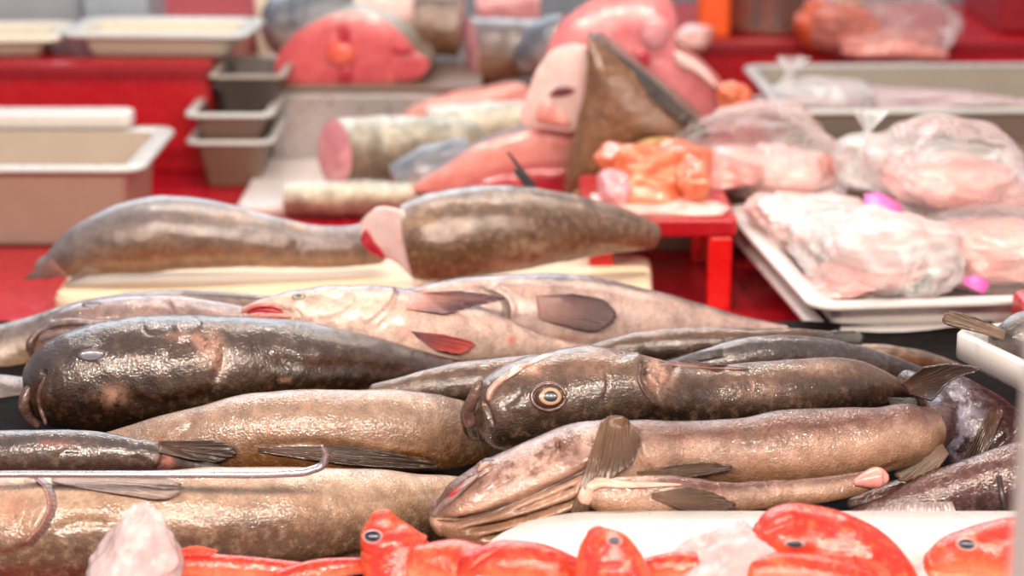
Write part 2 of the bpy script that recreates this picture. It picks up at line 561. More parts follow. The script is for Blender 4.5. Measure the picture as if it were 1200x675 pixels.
def blob(name, parent, px, py, rx, ry, d, depth, mat, lump=.25, freq=1.0, seed=1, sup=2.3, floor=None, n=56, k=80, origin=None, tilt=0.0, pinch=None):
    """a lumpy rounded mass: half sizes rx, ry in pixels, depth in metres"""
    c = P(px, py, d); s = mpp(c)
    a, b = rx * s, ry * s
    vdir = CAM - c; vdir /= np.linalg.norm(vdir)
    fw = np.array((0, -1.0, 0)); upv = np.array((0, 0, 1.0)); rt = np.array((1.0, 0, 0))
    e = max(.25, 1.0)
    el = math.asin(max(-1, min(1, vdir[2])))
    bz = math.sqrt(max((b * .35) ** 2, b * b - (depth * math.sin(el)) ** 2)) / math.cos(el)
    ph = np.linspace(.03, math.pi - .03, n); th = np.linspace(0, 2 * math.pi, k, endpoint=False)
    PH, TH = np.meshgrid(ph, th, indexing='ij')
    def sp(x): return np.sign(x) * np.abs(x) ** (2 / sup)
    U = np.stack([np.sin(PH) * np.cos(TH), np.sin(PH) * np.sin(TH), np.cos(PH)], -1)
    m = 1 + wob(U, lump, 3.2 * freq, seed, 4)
    X = sp(U[..., 0]) * a * m; Yd = sp(U[..., 1]) * depth * m; Z = sp(U[..., 2]) * bz * m
    if tilt:
        ct, st = math.cos(tilt), math.sin(tilt); X, Z = X * ct - Z * st, X * st + Z * ct
    V = c + rt * X[..., None] + fw * Yd[..., None] + upv * Z[..., None]
    if floor is not None:
        V[..., 2] = np.where(V[..., 2] < floor, floor + (V[..., 2] - floor) * .04, V[..., 2])
    f = grid_faces(n, k) + [tuple(range(k))[::-1], tuple((n - 1) * k + j for j in range(k))]
    dv = np.clip(.5 + .5 * U[..., 2], 0, 1)
    uv = np.stack([TH * a, PH * bz], -1).reshape(-1, 2)
    o = mesh_obj(name, V.reshape(-1, 3), f, mat, parent, origin=origin, uv=uv, attrs={'dv': dv, 'patch': np.zeros_like(dv)})
    return o

def rrect(w, dpt, r, m=10):
    pts = []
    for cx, cy, a0 in ((w/2-r, dpt/2-r, 0), (-w/2+r, dpt/2-r, 90), (-w/2+r, -dpt/2+r, 180), (w/2-r, -dpt/2+r, 270)):
        for i in range(m + 1):
            a = math.radians(a0 + 90 * i / m)
            pts.append((cx + r * math.cos(a), cy + r * math.sin(a)))
    return pts

def rings_mesh(name, rings, mat, parent, close=(True, True)):
    k = len(rings[0]); vs = [p for r in rings for p in r]
    f = grid_faces(len(rings), k)
    if close[0]: f.append(tuple(range(k))[::-1])
    if close[1]: f.append(tuple((len(rings) - 1) * k + j for j in range(k)))
    return mesh_obj(name, vs, f, mat, parent)

def tray(name, label, cx, cy, z0, w, dp, h, rot, mat, rim=.02, rad=.03, taper=.02, wall=.004, cat='tray', group=None, lip=.008, floor_t=.006, rimmat=None):
    """an open tray with sloping sides and a turned-over rim; w, dp are the outer rim sizes"""
    root = thing(name, label, cat, (cx, cy, z0), group)
    c, s = math.cos(rot), math.sin(rot)
    def ring(inset, z):
        ww, dd = w - 2 * inset, dp - 2 * inset
        r = max(.004, rad - inset * .6)
        return [(cx + x * c - y * s, cy + x * s + y * c, z0 + z) for x, y in rrect(ww, dd, r)]
    b = rim + taper
    body = [ring(b + .012, 0), ring(b + .004, .002), ring(b, .010), ring(rim + .003, h - lip), ring(rim + .001, h - .004),
            ring(rim + wall, h - .003), ring(rim + wall + .002, h - lip), ring(b + wall, .016), ring(b + wall + .008, floor_t + .002), ring(b + wall + .02, floor_t)]
    rings_mesh('body', body, mat, root)
    rm = [ring(rim + .001, h - .004), ring(.004, h - .005), ring(.0015, h - lip), ring(0, h - lip), ring(.0, h - .004), ring(.003, h), ring(rim - .004, h), ring(rim + wall, h - .003)]
    rings_mesh('rim', rm, rimmat or mat, root, (False, False))
    return root

def boxm(name, cx, cy, z0, w, dp, h, mat, parent=None, rot=0, bev=.006, taper=0, rad=None):
    c, s = math.cos(rot), math.sin(rot)
    rad = rad or max(bev * 1.2, .003)
    def ring(inset, z):
        return [(cx + x * c - y * s, cy + x * s + y * c, z0 + z) for x, y in rrect(w - 2 * inset, dp - 2 * inset, max(.002, rad - inset * .5), 6)]
    b = bev
    prof = [(b + taper, 0), (b * .3 + taper, b * .3), (taper, b), (0, h - b), (b * .3, h - b * .3), (b, h)]
    vs = [p for i, z in prof for p in ring(i, z)]
    k = len(ring(0, 0))
    f = grid_faces(len(prof), k) + [tuple(range(k))[::-1], tuple((len(prof) - 1) * k + j for j in range(k))]
    return mesh_obj(name, vs, f, mat, parent, origin=(cx, cy, z0), smooth=False)
# ------------------------------------------------------------------ palette
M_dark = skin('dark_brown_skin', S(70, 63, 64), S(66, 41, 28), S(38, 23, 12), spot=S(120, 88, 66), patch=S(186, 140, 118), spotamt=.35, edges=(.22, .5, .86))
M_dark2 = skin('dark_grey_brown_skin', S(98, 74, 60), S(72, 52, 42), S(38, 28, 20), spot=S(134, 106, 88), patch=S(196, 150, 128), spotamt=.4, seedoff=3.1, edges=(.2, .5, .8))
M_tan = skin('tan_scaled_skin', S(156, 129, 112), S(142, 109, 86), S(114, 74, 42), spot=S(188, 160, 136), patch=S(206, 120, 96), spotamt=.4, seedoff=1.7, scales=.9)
M_beige = skin('pale_brown_skin', S(194, 166, 146), S(160, 128, 104), S(94, 68, 50), spot=S(190, 164, 140), patch=S(196, 140, 116), spotamt=.35, seedoff=5.2, scales=.6, edges=(.2, .5, .8))
M_gut = skin('rosy_tan_skin', S(100, 58, 46), S(184, 149, 130), S(138, 102, 74), spot=S(142, 104, 84), patch=S(206, 170, 158), spotamt=.45, seedoff=8.4, scales=.9, edges=(.16, .58, .84))
M_white = skin('pale_belly_skin', S(84, 78, 94), S(206, 174, 162), S(228, 198, 186), spot=S(206, 160, 136), patch=S(222, 130, 116), spotamt=.3, seedoff=2.3, scales=.3, edges=(.45, .66, .88), lump=.35)
M_white2 = skin('pink_grey_belly_skin', S(88, 72, 74), S(190, 160, 152), S(222, 192, 184), spot=S(190, 150, 136), patch=S(220, 120, 108), spotamt=.3, seedoff=6.3, scales=.3, edges=(.4, .7, .9), lump=.35)
M_mauve = skin('mauve_grey_skin', S(126, 112, 118), S(162, 128, 118), S(190, 156, 136), spot=S(110, 78, 70), patch=S(214, 170, 150), spotamt=.45, seedoff=4.4, scales=.3, edges=(.25, .55, .9))
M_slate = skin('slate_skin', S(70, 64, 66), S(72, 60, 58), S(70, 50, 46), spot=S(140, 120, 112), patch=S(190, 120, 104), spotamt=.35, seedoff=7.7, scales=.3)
M_greytan = skin('grey_tan_skin', S(112, 104, 106), S(158, 130, 110), S(176, 142, 112), spot=S(190, 160, 140), spotamt=.3, seedoff=9.1, scales=.4, edges=(.3, .6, .85))
M_purple = skin('purple_brown_skin', S(92, 62, 58), S(84, 58, 60), S(62, 40, 40), spot=S(140, 112, 112), patch=S(150, 142, 160), spotamt=.5, seedoff=1.1, rough=.24, scales=.5, coat=.6, lump=.9)  # lilac patch colour imitates silvery reflections
M_board = skin('grey_brown_blurred_skin', S(118, 114, 120), S(124, 104, 96), S(140, 100, 72), spot=S(170, 144, 124), patch=S(196, 160, 130), spotamt=.3, seedoff=12.1, scales=.4, edges=(.2, .5, .9))
M_board2 = skin('brown_blurred_skin', S(112, 96, 88), S(108, 76, 56), S(120, 84, 58), spot=S(184, 146, 108), patch=S(196, 160, 130), spotamt=.5, seedoff=13.1, scales=.4, edges=(.2, .5, .9))
M_silver = skin('silver_scaled_skin', S(206, 204, 188), S(160, 146, 128), S(160, 136, 120), spot=S(150, 130, 112), spotamt=.5, seedoff=14.2, scales=1.0, rough=.22, coat=.6)
M_silver.node_tree.nodes['Principled BSDF'].inputs['Metallic'].default_value = .35
M_bluegrey = skin('blue_grey_skin', S(92, 100, 116), S(128, 130, 142), S(190, 170, 164), spot=S(150, 150, 160), spotamt=.4, seedoff=15.2, scales=.8)
M_redskin = skin('red_orange_skin', S(220, 56, 46), S(232, 84, 48), S(240, 140, 104), spot=S(240, 140, 80), patch=S(250, 168, 150), spotamt=.45, seedoff=16.2, scales=.5, edges=(.2, .5, .85), rough=.26, coat=.5)
M_redskin2 = skin('bright_red_skin', S(212, 40, 34), S(228, 72, 36), S(246, 120, 88), spot=S(250, 140, 90), patch=S(252, 170, 150), spotamt=.4, seedoff=18.2, scales=.5, edges=(.2, .5, .85), rough=.26, coat=.5)

F_dark = finmat('dark_fin', S(84, 58, 48), S(60, 48, 44), S(150, 116, 98))
F_black = finmat('black_fin', S(52, 44, 42), S(30, 27, 28), S(84, 70, 64))
F_pale = finmat('pale_fin', S(158, 134, 124), S(130, 108, 100), S(186, 164, 154), freq=16)
F_pink = finmat('pink_purple_fin', S(206, 150, 140), S(104, 74, 82), S(226, 180, 168), freq=18)
F_mauve = finmat('mauve_fin', S(168, 124, 116), S(92, 70, 72), S(190, 150, 140), freq=18)
F_red = finmat('crimson_fin', S(110, 70, 76), S(180, 74, 68), S(180, 120, 124), freq=9)
F_umber = finmat('umber_fin', S(112, 84, 64), S(78, 58, 46), S(170, 134, 104), freq=15)
F_brown = finmat('brown_fin', S(112, 88, 70), S(92, 70, 54), S(176, 144, 114), freq=16)
F_orange = finmat('red_fin', S(226, 48, 36), S(240, 84, 56), S(250, 150, 120), freq=10)
F_silver = finmat('silver_ray_fin', S(130, 112, 112), S(196, 186, 190), S(228, 220, 222), freq=14)

X_pink = flesh('pink_flesh', S(216, 134, 128), S(230, 162, 154), S(238, 192, 182))
X_peach = flesh('peach_cut_flesh', S(226, 160, 146), S(238, 186, 170), S(242, 206, 192), scale=60)
X_peach.node_tree.nodes['Principled BSDF'].inputs['Coat Weight'].default_value = .25
X_salmon = flesh('rose_flesh', S(188, 66, 76), S(212, 98, 102), S(226, 140, 132), scale=22)
X_white = flesh('pale_flesh', S(222, 186, 184), S(232, 206, 202), S(238, 220, 216), scale=26)
X_blush = flesh('blush_flesh', S(222, 160, 154), S(232, 190, 184), S(238, 210, 206), scale=18)
X_purple = flesh('purple_pink_flesh', S(196, 128, 142), S(224, 160, 164), S(236, 186, 184), scale=26)
X_orange = flesh('orange_flesh', S(210, 100, 66), S(224, 134, 98), S(222, 150, 140), scale=40)
X_crimson = flesh('crimson_flesh', S(150, 20, 40), S(192, 44, 62), S(216, 96, 100), scale=40)
X_lip = flesh('mouth_pink', S(196, 110, 104), S(226, 150, 140), scale=60)
X_lipdark = flesh('lip_grey_brown', S(78, 58, 52), S(112, 84, 76), S(150, 120, 110), scale=120, sss=.05)
X_lippale = flesh('lip_pale', S(170, 130, 116), S(200, 164, 150), S(222, 200, 192), scale=120, sss=.1)
X_lipgrey = flesh('lip_grey', S(112, 96, 98), S(150, 128, 124), S(178, 154, 146), scale=100, sss=.05)

E_gold = eyemat('gold_ring_eye', S(26, 34, 52), S(196, 160, 128), S(70, 44, 36))
E_cloud = eyemat('clouded_eye', S(112, 112, 124), S(128, 126, 138), S(90, 82, 84))
E_blue = eyemat('blue_eye', S(40, 62, 82), S(196, 186, 150), S(150, 130, 120))
E_black = eyemat('dark_eye', S(22, 24, 44), S(120, 110, 128), S(206, 150, 140), .62)

PL_white = plastic('white_plastic', S(216, 210, 208), .32, .02, sss=.1)
PL_foam = plastic('cream_foam', S(240, 216, 186), .6, .04, .001, scale=30)
PL_grey = plastic('grey_tray_plastic', S(146, 136, 126), .4, .06)
PL_greyrim = plastic('pale_grey_rim', S(188, 190, 188), .3, .04)
PL_tan = plastic('tan_plastic', S(172, 156, 140), .45, .05)
PL_brown = plastic('brown_grey_plastic', S(120, 98, 86), .45, .08)
PL_ivory = plastic('ivory_plastic', S(206, 198, 180), .35, .05)
PL_red = plastic('red_plastic', S(176, 22, 34), .3, .1)
PL_redb = plastic('bright_red_plastic', S(222, 22, 20), .3, .06)
PL_crimson = plastic('crimson_tabletop', S(176, 20, 38), .22, .12)
PL_wine = plastic('wine_panel', S(140, 12, 28), .4, .1)
PL_black = plastic('black_matte_plastic', S(16, 13, 13), .8, .2, .0008)
PL_black.node_tree.nodes['Principled BSDF'].inputs['Specular IOR Level'].default_value = .1
PL_steel = plastic('brushed_steel', S(196, 188, 180), .3, .06, metal=.9)
PL_hook = plastic('hook_steel', S(180, 172, 176), .3, .06, metal=.85, scale=60)
PL_post = plastic('grey_post_paint', S(168, 160, 160), .5, .04)
PL_concrete = plastic('floor_concrete', S(120, 112, 106), .7, .12, .002, scale=6)
PL_wall = plastic('blue_grey_wall', S(150, 160, 172), .6, .08)
PL_cream = plastic('cream_box', S(244, 236, 214), .5, .02)
PL_pinktag = plastic('pink_tape', S(238, 110, 190), .35, .06)
PL_dkgrey = plastic('charcoal_box', S(84, 74, 72), .5, .1)
PL_orange = plastic('orange_plastic', S(236, 92, 34), .35, .05)
PL_wood = plastic('pale_wood', S(206, 158, 122), .5, .08)

def icemat(name):
    T = NT(name); ob = T.obj()
    n = T.noise(ob, 60, 5, .6)
    T.l(T.ramp(n, [(.3, S(206, 180, 183)), (.7, S(230, 211, 212))]), T.b.inputs['Base Color'])
    vo = T.n('ShaderNodeTexVoronoi', feature='F1'); vo.inputs['Scale'].default_value = 70; T.l(ob, vo.inputs['Vector'])
    b = T.bump(vo.outputs[0], .5, .006); b = T.bump(n, .4, .004, b)
    T.l(b, T.b.inputs['Normal'])
    T.set(Roughness=.22, Transmission_Weight=.25, IOR=1.31, Subsurface_Weight=.6, Subsurface_Scale=.03)
    T.b.inputs['Subsurface Radius'].default_value = (1, .8, .8)
    return T.m
M_ice = icemat('crushed_ice')
BAG = film('clear_bag_film', dens=.16)
BAGM = film('milky_bag_film', dens=.45, rough=.16)

PILE = 'dark whole fish heaped on the counter'
def fish(name, label, body, mat, group=PILE, cat='fish'):
    b = body.base()
    r = thing(name, label, cat, b, group)
    body.build('body', mat, r)
    return r

# ================================================================== the heap of fish
# front left: pale brown fish
A = Body([(-90, 624, 66, 1.90), (0, 622, 67, 1.90), (90, 617, 65, 1.90), (180, 612, 61, 1.915), (280, 608, 60, 1.93), (360, 607, 59, 1.95), (430, 604, 53, 1.98), (500, 600, 45, 2.02), (560, 600, 40, 2.05), (640, 603, 34, 2.08)],
         n=300, k=96, roll=-12, seed=11, cap0=.2)
A.step([(30, 560), (50, 574), (57, 590), (50, 612), (36, 630), (-10, 646)], w=40, height=.007, edge=2.5, side=1)
A.groove([(395, 592), (450, 584), (510, 577), (548, 566)], 2.5, .0016)
A.groove([(380, 660), (420, 650), (470, 644)], 4, .003)
A.groove([(62, 622), (90, 612), (130, 614)], 5, .003)
A.paint(20, 600, 30, .5)
rA = fish('whole_fish', 'pale brown scaly fish lying along the front left behind the ice lump', A, M_beige)
fin('pectoral_fin', rA, [A], [(66, 556), (60, 562), (72, 568)], [(190, 557), (216, 572), (204, 582), (150, 580)], F_pale, rays=12, lift=.002, tiplift=.008)
fin('gill_cover_edge', rA, [A], [(32, 556), (52, 574), (56, 590), (48, 614), (30, 634)], [(40, 553), (62, 572), (66, 592), (56, 618), (36, 640)], F_mauve, rays=6, lift=.004, tiplift=.002, jag=0)

# front right: gutted rosy tan fish with folded tail
B = Body([(516, 606, 22, 1.90), (530, 603, 34, 1.90), (552, 597, 43, 1.90), (585, 587, 52, 1.905), (625, 577, 60, 1.91), (665, 564, 63, 1.92), (705, 548, 58, 1.93), (740, 536, 46, 1.94), (790, 531, 38, 1.95), (860, 530, 41, 1.96), (920, 526, 45, 1.97), (980, 521, 44, 1.98), (1035, 514, 38, 1.99), (1072, 507, 33, 2.005), (1088, 502, 26, 2.02)],
         n=440, k=150, roll=8, seed=21, cap0=.65, cap1=.75, ratio=.8)
B.bulge(560, 640, (60, 16), .004)
B.groove([(508, 608), (535, 610), (560, 606), (600, 590), (645, 570), (690, 548), (716, 530)], 4, .017)
B.groove([(545, 622), (600, 612), (640, 600), (690, 578), (712, 560)], 3.2, .014)
B.groove([(560, 634), (610, 622), (660, 606), (690, 592)], 2.8, .010)
B.groove([(600, 600), (640, 586), (680, 566)], 2.6, .009)
B.groove([(652, 514), (654, 526), (642, 543), (620, 556)], 2.6, .006)
B.groove([(510, 598), (530, 584), (556, 562), (580, 545)], 2.5, .003)
B.step([(712, 488), (706, 510), (698, 540), (690, 570), (680, 610)], w=14, height=.006, edge=3, side=1)
B.groove([(745, 500), (748, 525), (758, 545), (770, 556)], 4, .004)
B.groove([(860, 570), (900, 570), (960, 566), (1020, 556), (1060, 540)], 3, .002)
B.bulge(566, 545, 8, .003)
for x, y, r in ((600, 560, 26), (640, 535, 26), (690, 515, 18)): B.paint(x, y, r, .8)
rB = fish('whole_fish', 'rosy tan gutted fish with wrinkled jaw and a tail bent back, front right', B, M_gut)
fin('pectoral_fin', rB, [B], [(704, 494), (716, 487), (732, 489), (742, 500)], [(664, 616), (684, 614), (694, 580), (718, 562), (742, 542), (750, 512)], F_umber, rays=15, lift=.003, tiplift=.010, amp=.0014, jag=.03)
fin('pelvic_fin', rB, [B], [(746, 553), (750, 559)], [(796, 544), (845, 543), (862, 548), (836, 555), (796, 561)], F_umber, rays=8, lift=.002, tiplift=.007, thick=.002)
lz = mpp(P(530, 590, 1.87))
tube('upper_lip', rB, on_body(B, [(508, 606), (516, 596), (530, 583), (546, 568), (562, 555)], .0005), [3 * lz, 4.5 * lz, 4.5 * lz, 4 * lz, 2 * lz], X_lipgrey, k=12)
tube('gum', rB, on_body(B, [(520, 589), (532, 578), (546, 566)], .003), [1 * lz, 2.4 * lz, 1 * lz], X_crimson, k=10)
tube('nostril', rB, on_body(B, [(560, 552), (566, 546), (574, 542)], .001), [1.5 * lz, 3.5 * lz, 1.5 * lz], X_lippale, k=10)
bz = mpp(P(600, 590, 1.87))
tube('mouth_shade_line', rB, on_body(B, [(512, 609), (535, 611), (560, 607), (600, 591), (645, 571), (690, 549), (712, 533)], .0005), [1 * bz, 1.6 * bz, 1.8 * bz, 2.2 * bz, 2.4 * bz, 2.2 * bz, .8 * bz], X_lipdark, k=8)  # dark mouth lining that also paints the shade of the jaw groove
eye(rB, B, 572, 541, 7, 5, E_cloud, dome=.4)
# belly flap cut open along its top
BF = Body([(694, 580, 16, 1.875), (715, 583, 24, 1.875), (750, 586, 28, 1.88), (800, 586, 26, 1.885), (850, 586, 20, 1.895), (900, 580, 17, 1.905), (960, 574, 15, 1.915), (1005, 566, 12, 1.925), (1025, 560, 9, 1.93)], n=200, k=64, roll=0, seed=23, cap0=.5, cap1=.8, ratio=.55)
BF.paint(730, 560, (40, 12), 1)
oBF = BF.build('belly_flap', M_gut, rB)
fin('flap_fin', oBF, [BF], [(764, 578), (764, 584)], [(806, 570), (846, 581), (863, 592), (838, 600), (800, 598)], F_umber, rays=10, lift=.002, tiplift=.006)
tube('cut_edge', oBF, on_body(BF, [(690, 592), (686, 580), (688, 570), (700, 566), (730, 568), (770, 568), (800, 568)], .003), [mpp(P(700, 570, 1.88)) * r for r in (6, 11, 11, 8, 5, 3, 1.2)], X_peach, k=14, flat=.6)
tube('cut_tip', oBF, on_body(BF, [(1000, 566), (1016, 562), (1032, 560), (1042, 562)], .002), [mpp(P(1000, 570, 1.93)) * r for r in (3, 10, 12, 4)], X_pink, k=12)
# folded tail of the front right fish
BT = Body([(1082, 508, 28, 2.02), (1098, 498, 23, 2.05), (1102, 482, 19, 2.09), (1092, 466, 16, 2.12), (1076, 453, 14, 2.15), (1060, 446, 12, 2.17)], n=90, k=48, roll=0, seed=25, cap0=.3, cap1=.5, ratio=.8)
BT.build('tail_stalk', M_purple, rB)
fin('tail_fin', rB, [], [(1056, 450), (1066, 462)], [(1084, 430), (1120, 426), (1150, 432), (1118, 444), (1092, 470)], F_dark, d=2.12, rays=12, tiplift=.03, thick=.002)
fin('anal_fin', rB, [], [(1104, 520), (1112, 532)], [(1046, 552), (1050, 561), (1100, 549)], F_brown, d=1.99, rays=6, thick=.004)

# dark fish with the golden eye
C = Body([(558, 494, 22, 2.05), (570, 491, 36, 2.05), (590, 484, 48, 2.05), (620, 475, 56, 2.055), (655, 468, 57, 2.06), (690, 461, 56, 2.065), (725, 461, 50, 2.07), (760, 463, 44, 2.075), (810, 466, 39, 2.09), (870, 463, 37, 2.105), (930, 458, 38, 2.12), (980, 454, 35, 2.14), (1015, 454, 28, 2.155), (1045, 458, 17, 2.17), (1066, 464, 10, 2.18)],
         n=330, k=104, roll=0, seed=31, cap0=.75, ratio=.85)
C.step([(744, 412), (750, 428), (749, 446), (757, 462), (772, 478)], w=22, height=.006, edge=2.5, side=1)
C.groove([(754, 424), (757, 445), (770, 462)], 5, .008)
C.groove([(792, 424), (786, 445), (774, 460)], 4, .003)
C.groove([(706, 428), (712, 446), (708, 470)], 2, .0015)
C.groove([(566, 470), (572, 480), (578, 500)], 3, .004)
C.groove([(613, 458), (600, 470), (588, 478)], 3, .0018)
C.bulge(643, 465, (26, 20), .004)
C.bulge(604, 478, (10, 6), .002)
for x, y, rx, ry, a in ((772, 438, 16, 20, 1.2), (628, 432, 14, 7, .9), (700, 430, 30, 10, .35), (885, 455, 30, 12, .4), (960, 432, 30, 10, .4)): C.paint(x, y, (rx, ry), a)
rC = fish('whole_fish', 'dark brown fish with a gold-ringed open eye and jutting lower jaw', C, M_dark2)
eye(rC, C, 643, 466, 17, 13, E_gold, dome=.5, pupil=(.12, .1), lift=.001)
rimp = [(643 + 20 * math.cos(a), 465 + 15.5 * math.sin(a)) for a in np.linspace(0, 2 * math.pi, 22)]
tube('eye_rim', rC, on_body(C, rimp, .001), .0022, X_lipdark, k=8, n=90)
cz = mpp(P(560, 470, 2.03))
tube('torn_membrane', rC, on_body(C, [(590, 446), (598, 439), (607, 433), (613, 432)], -.0008), [2 * mpp(P(600, 430, 2.03)) * r for r in (.8, 2.2, 2.4, .8)], X_white, k=10)
tube('torn_membrane', rC, on_body(C, [(616, 429), (628, 423), (640, 418), (648, 416)], -.0008), [2 * mpp(P(600, 430, 2.03)) * r for r in (.6, 1.6, 1.8, .5)], X_white, k=10)
tube('lower_jaw', rC, [P(551, 497, 2.035), P(547, 484, 2.03), P(553, 470, 2.025), P(559, 456, 2.025), P(564, 444, 2.03)], [9 * cz, 8 * cz, 7 * cz, 6 * cz, 3 * cz], X_lipdark, k=14)
tube('upper_lip', rC, on_body(C, [(572, 470), (574, 460), (582, 450), (594, 440), (608, 431), (626, 425)], .001), [2.5 * cz, 4 * cz, 4 * cz, 3.5 * cz, 3 * cz, 1.5 * cz], X_lippale, k=12)
tube('gill_shade_line', rC, on_body(C, [(744, 414), (750, 430), (749, 446), (757, 462), (770, 476)], .0005), [1 * cz, 2.4 * cz, 2.6 * cz, 2.4 * cz, 1 * cz], X_lipdark, k=10)  # dark strip painting the shade inside the gill slit
fin('dorsal_fin', rC, [C], [(770, 428), (860, 433)], [(800, 421), (880, 432)], F_mauve, rays=10, lift=.001, tiplift=.002)
fin('tail_fin', rC, [], [(1040, 466), (1046, 478)], [(1074, 466), (1076, 474), (1000, 484)], F_black, d=2.09, rays=8)

# tan fish behind the hook
D = Body([(120, 522, 14, 2.10), (170, 520, 28, 2.10), (230, 515, 38, 2.10), (300, 508, 48, 2.105), (370, 506, 50, 2.11), (440, 506, 50, 2.12), (500, 508, 47, 2.14), (550, 512, 40, 2.17), (600, 516, 30, 2.21), (650, 520, 20, 2.24)], n=280, k=96, roll=10, seed=41, ratio=.8)
D.groove([(205, 512), (218, 503), (226, 492)], 5, .003)
D.groove([(300, 524), (360, 521), (430, 528), (510, 543)], 5, .004)
D.paint(313, 501, 4, 1.2); D.paint(362, 477, 2.5, 1); D.paint(195, 525, (18, 12), .7)
rD = fish('whole_fish', 'tan fish with fine scale pattern lying behind the steel hook', D, M_tan)
fin('pelvic_fin', rD, [D], [(302, 525), (304, 530)], [(400, 522), (480, 535), (516, 546), (440, 547), (370, 540)], F_dark, rays=9, lift=.002, tiplift=.004, thick=.002)

# slate fish lower left
Mf = Body([(-70, 533, 30, 2.03), (0, 531, 28, 2.03), (60, 530, 27, 2.03), (120, 532, 25, 2.035), (170, 537, 19, 2.04), (215, 544, 11, 2.05), (255, 550, 6, 2.06)], n=180, k=72, roll=-15, seed=51)
Mf.step([(168, 508), (182, 522), (186, 536), (180, 548)], w=30, height=.004, edge=2, side=1)
Mf.groove([(66, 548), (66, 536), (78, 528), (96, 529)], 3, .0015)
Mf.paint(70, 520, (26, 5), .5); Mf.paint(196, 538, 8, 1.0)
rM = fish('whole_fish', 'slate grey fish low at the left edge above the hook shaft', Mf, M_slate)
fin('pectoral_fin', rM, [D, Mf], [(186, 517), (186, 530)], [(250, 516), (274, 524), (278, 531), (262, 540), (220, 538)], F_dark, rays=9, lift=.004, tiplift=.008)

# big dark fish, left
E = Body([(36, 474, 18, 2.21), (44, 470, 32, 2.21), (58, 462, 46, 2.21), (80, 452, 57, 2.21), (115, 443, 64, 2.215), (160, 437, 66, 2.22), (225, 432, 64, 2.23), (290, 428, 58, 2.245), (350, 426, 50, 2.26), (410, 427, 40, 2.28), (460, 432, 31, 2.30), (510, 440, 23, 2.32), (570, 449, 16, 2.34)],
         n=330, k=112, roll=-8, seed=61, cap0=.5, ratio=.86)
E.groove([(52, 436), (45, 455), (44, 475), (50, 497)], 2.6, .006, False)
E.groove([(66, 430), (60, 452), (62, 470)], 2.0, .002)
E.step([(238, 377), (231, 386), (224, 392), (206, 398)], w=18, height=.004, edge=2.2, side=1)
E.groove([(165, 374), (170, 388), (192, 392)], 1.6, .002)
E.groove([(255, 392), (262, 420), (250, 448)], 6, .003)
E.groove([(310, 420), (360, 428), (420, 430), (480, 436)], 9, .003)
E.groove([(150, 470), (200, 474), (250, 462)], 8, .003)
E.bulge(107, 413, (20, 9), .004)
for x, y, rx, ry, a in ((132, 463, 16, 12, .8), (245, 405, 18, 16, .9), (215, 395, 20, 6, .7), (258, 428, 12, 12, .7), (162, 425, 6, 8, .6), (330, 445, 14, 3, .6)): E.paint(x, y, (rx, ry), a)
rE = fish('whole_fish', 'big dark brown fish with a clouded grey eye, snout pointing left', E, M_dark)
eye(rE, E, 107, 416, 16, 7.5, E_cloud, dome=.3, lift=.001)
ez = mpp(P(30, 470, 2.2))
tube('lower_lip', rE, [P(44, 447, 2.19), P(33, 458, 2.185), P(28, 473, 2.18), P(33, 488, 2.185), P(46, 500, 2.19)], [4 * ez, 6 * ez, 7 * ez, 6 * ez, 4 * ez], X_lipdark, k=14)
tube('upper_lip', rE, on_body(E, [(54, 440), (48, 455), (47, 475), (54, 498)], .002), [2 * ez, 3.5 * ez, 3.5 * ez, 2 * ez], X_lipdark, k=12)

# pale-bellied fish, centre
Fb = Body([(288, 366, 8, 2.33), (304, 364, 14, 2.33), (330, 364, 22, 2.335), (365, 369, 33, 2.34), (410, 376, 42, 2.35), (460, 382, 46, 2.36), (510, 386, 42, 2.375), (560, 392, 33, 2.39), (610, 401, 20, 2.41), (660, 408, 10, 2.43), (720, 412, 6, 2.44)], n=300, k=104, roll=-28, seed=71, cap0=.7, ratio=.85)
Fb.groove([(284, 368), (300, 361), (322, 361), (344, 367)], 3.2, .008)
Fb.step([(404, 336), (414, 350), (406, 360), (390, 368), (372, 372)], w=16, height=.003, edge=1.8, side=1)
Fb.step([(462, 336), (456, 352), (442, 366), (424, 380)], w=18, height=.004, edge=2, side=1)
Fb.groove([(470, 340), (462, 362), (440, 388)], 2.2, .002)
Fb.groove([(346, 362), (352, 372), (346, 380)], 2, .002)
Fb.bulge(350, 348, (14, 9), .0025)
Fb.paint(600, 398, 5, 1); Fb.paint(478, 392, 8, .5)
rF = fish('whole_fish', 'pale-bellied fish with a pink open mouth and bluish eye, middle of the heap', Fb, M_white)
eye(rF, Fb, 350, 347.5, 8, 5, E_blue, dome=.5, lift=.001)
fz = mpp(P(300, 365, 2.32))
tube('upper_lip', rF, on_body(Fb, [(284, 366), (296, 359), (314, 357), (332, 362)], .002), [2 * fz, 3 * fz, 3 * fz, 2 * fz], X_lip, k=12)
tube('mouth_lining', rF, on_body(Fb, [(290, 367), (304, 364), (318, 364), (332, 367)], .000), [1.5 * fz, 3 * fz, 3.5 * fz, 1.5 * fz], X_crimson, k=12)
tube('lower_lip', rF, on_body(Fb, [(290, 372), (306, 370), (324, 370), (342, 371)], .001), [2 * fz, 3 * fz, 3 * fz, 2 * fz], X_lip, k=12)
fin('pectoral_fin', rF, [Fb], [(480, 343), (477, 362)], [(540, 341), (592, 350), (560, 358), (522, 368)], F_pink, rays=14, lift=.003, tiplift=.01, amp=.0016)
fin('pelvic_fin', rF, [Fb], [(482, 388), (490, 396)], [(520, 392), (557, 406), (546, 413), (514, 411)], F_red, rays=8, lift=.003, tiplift=.008)

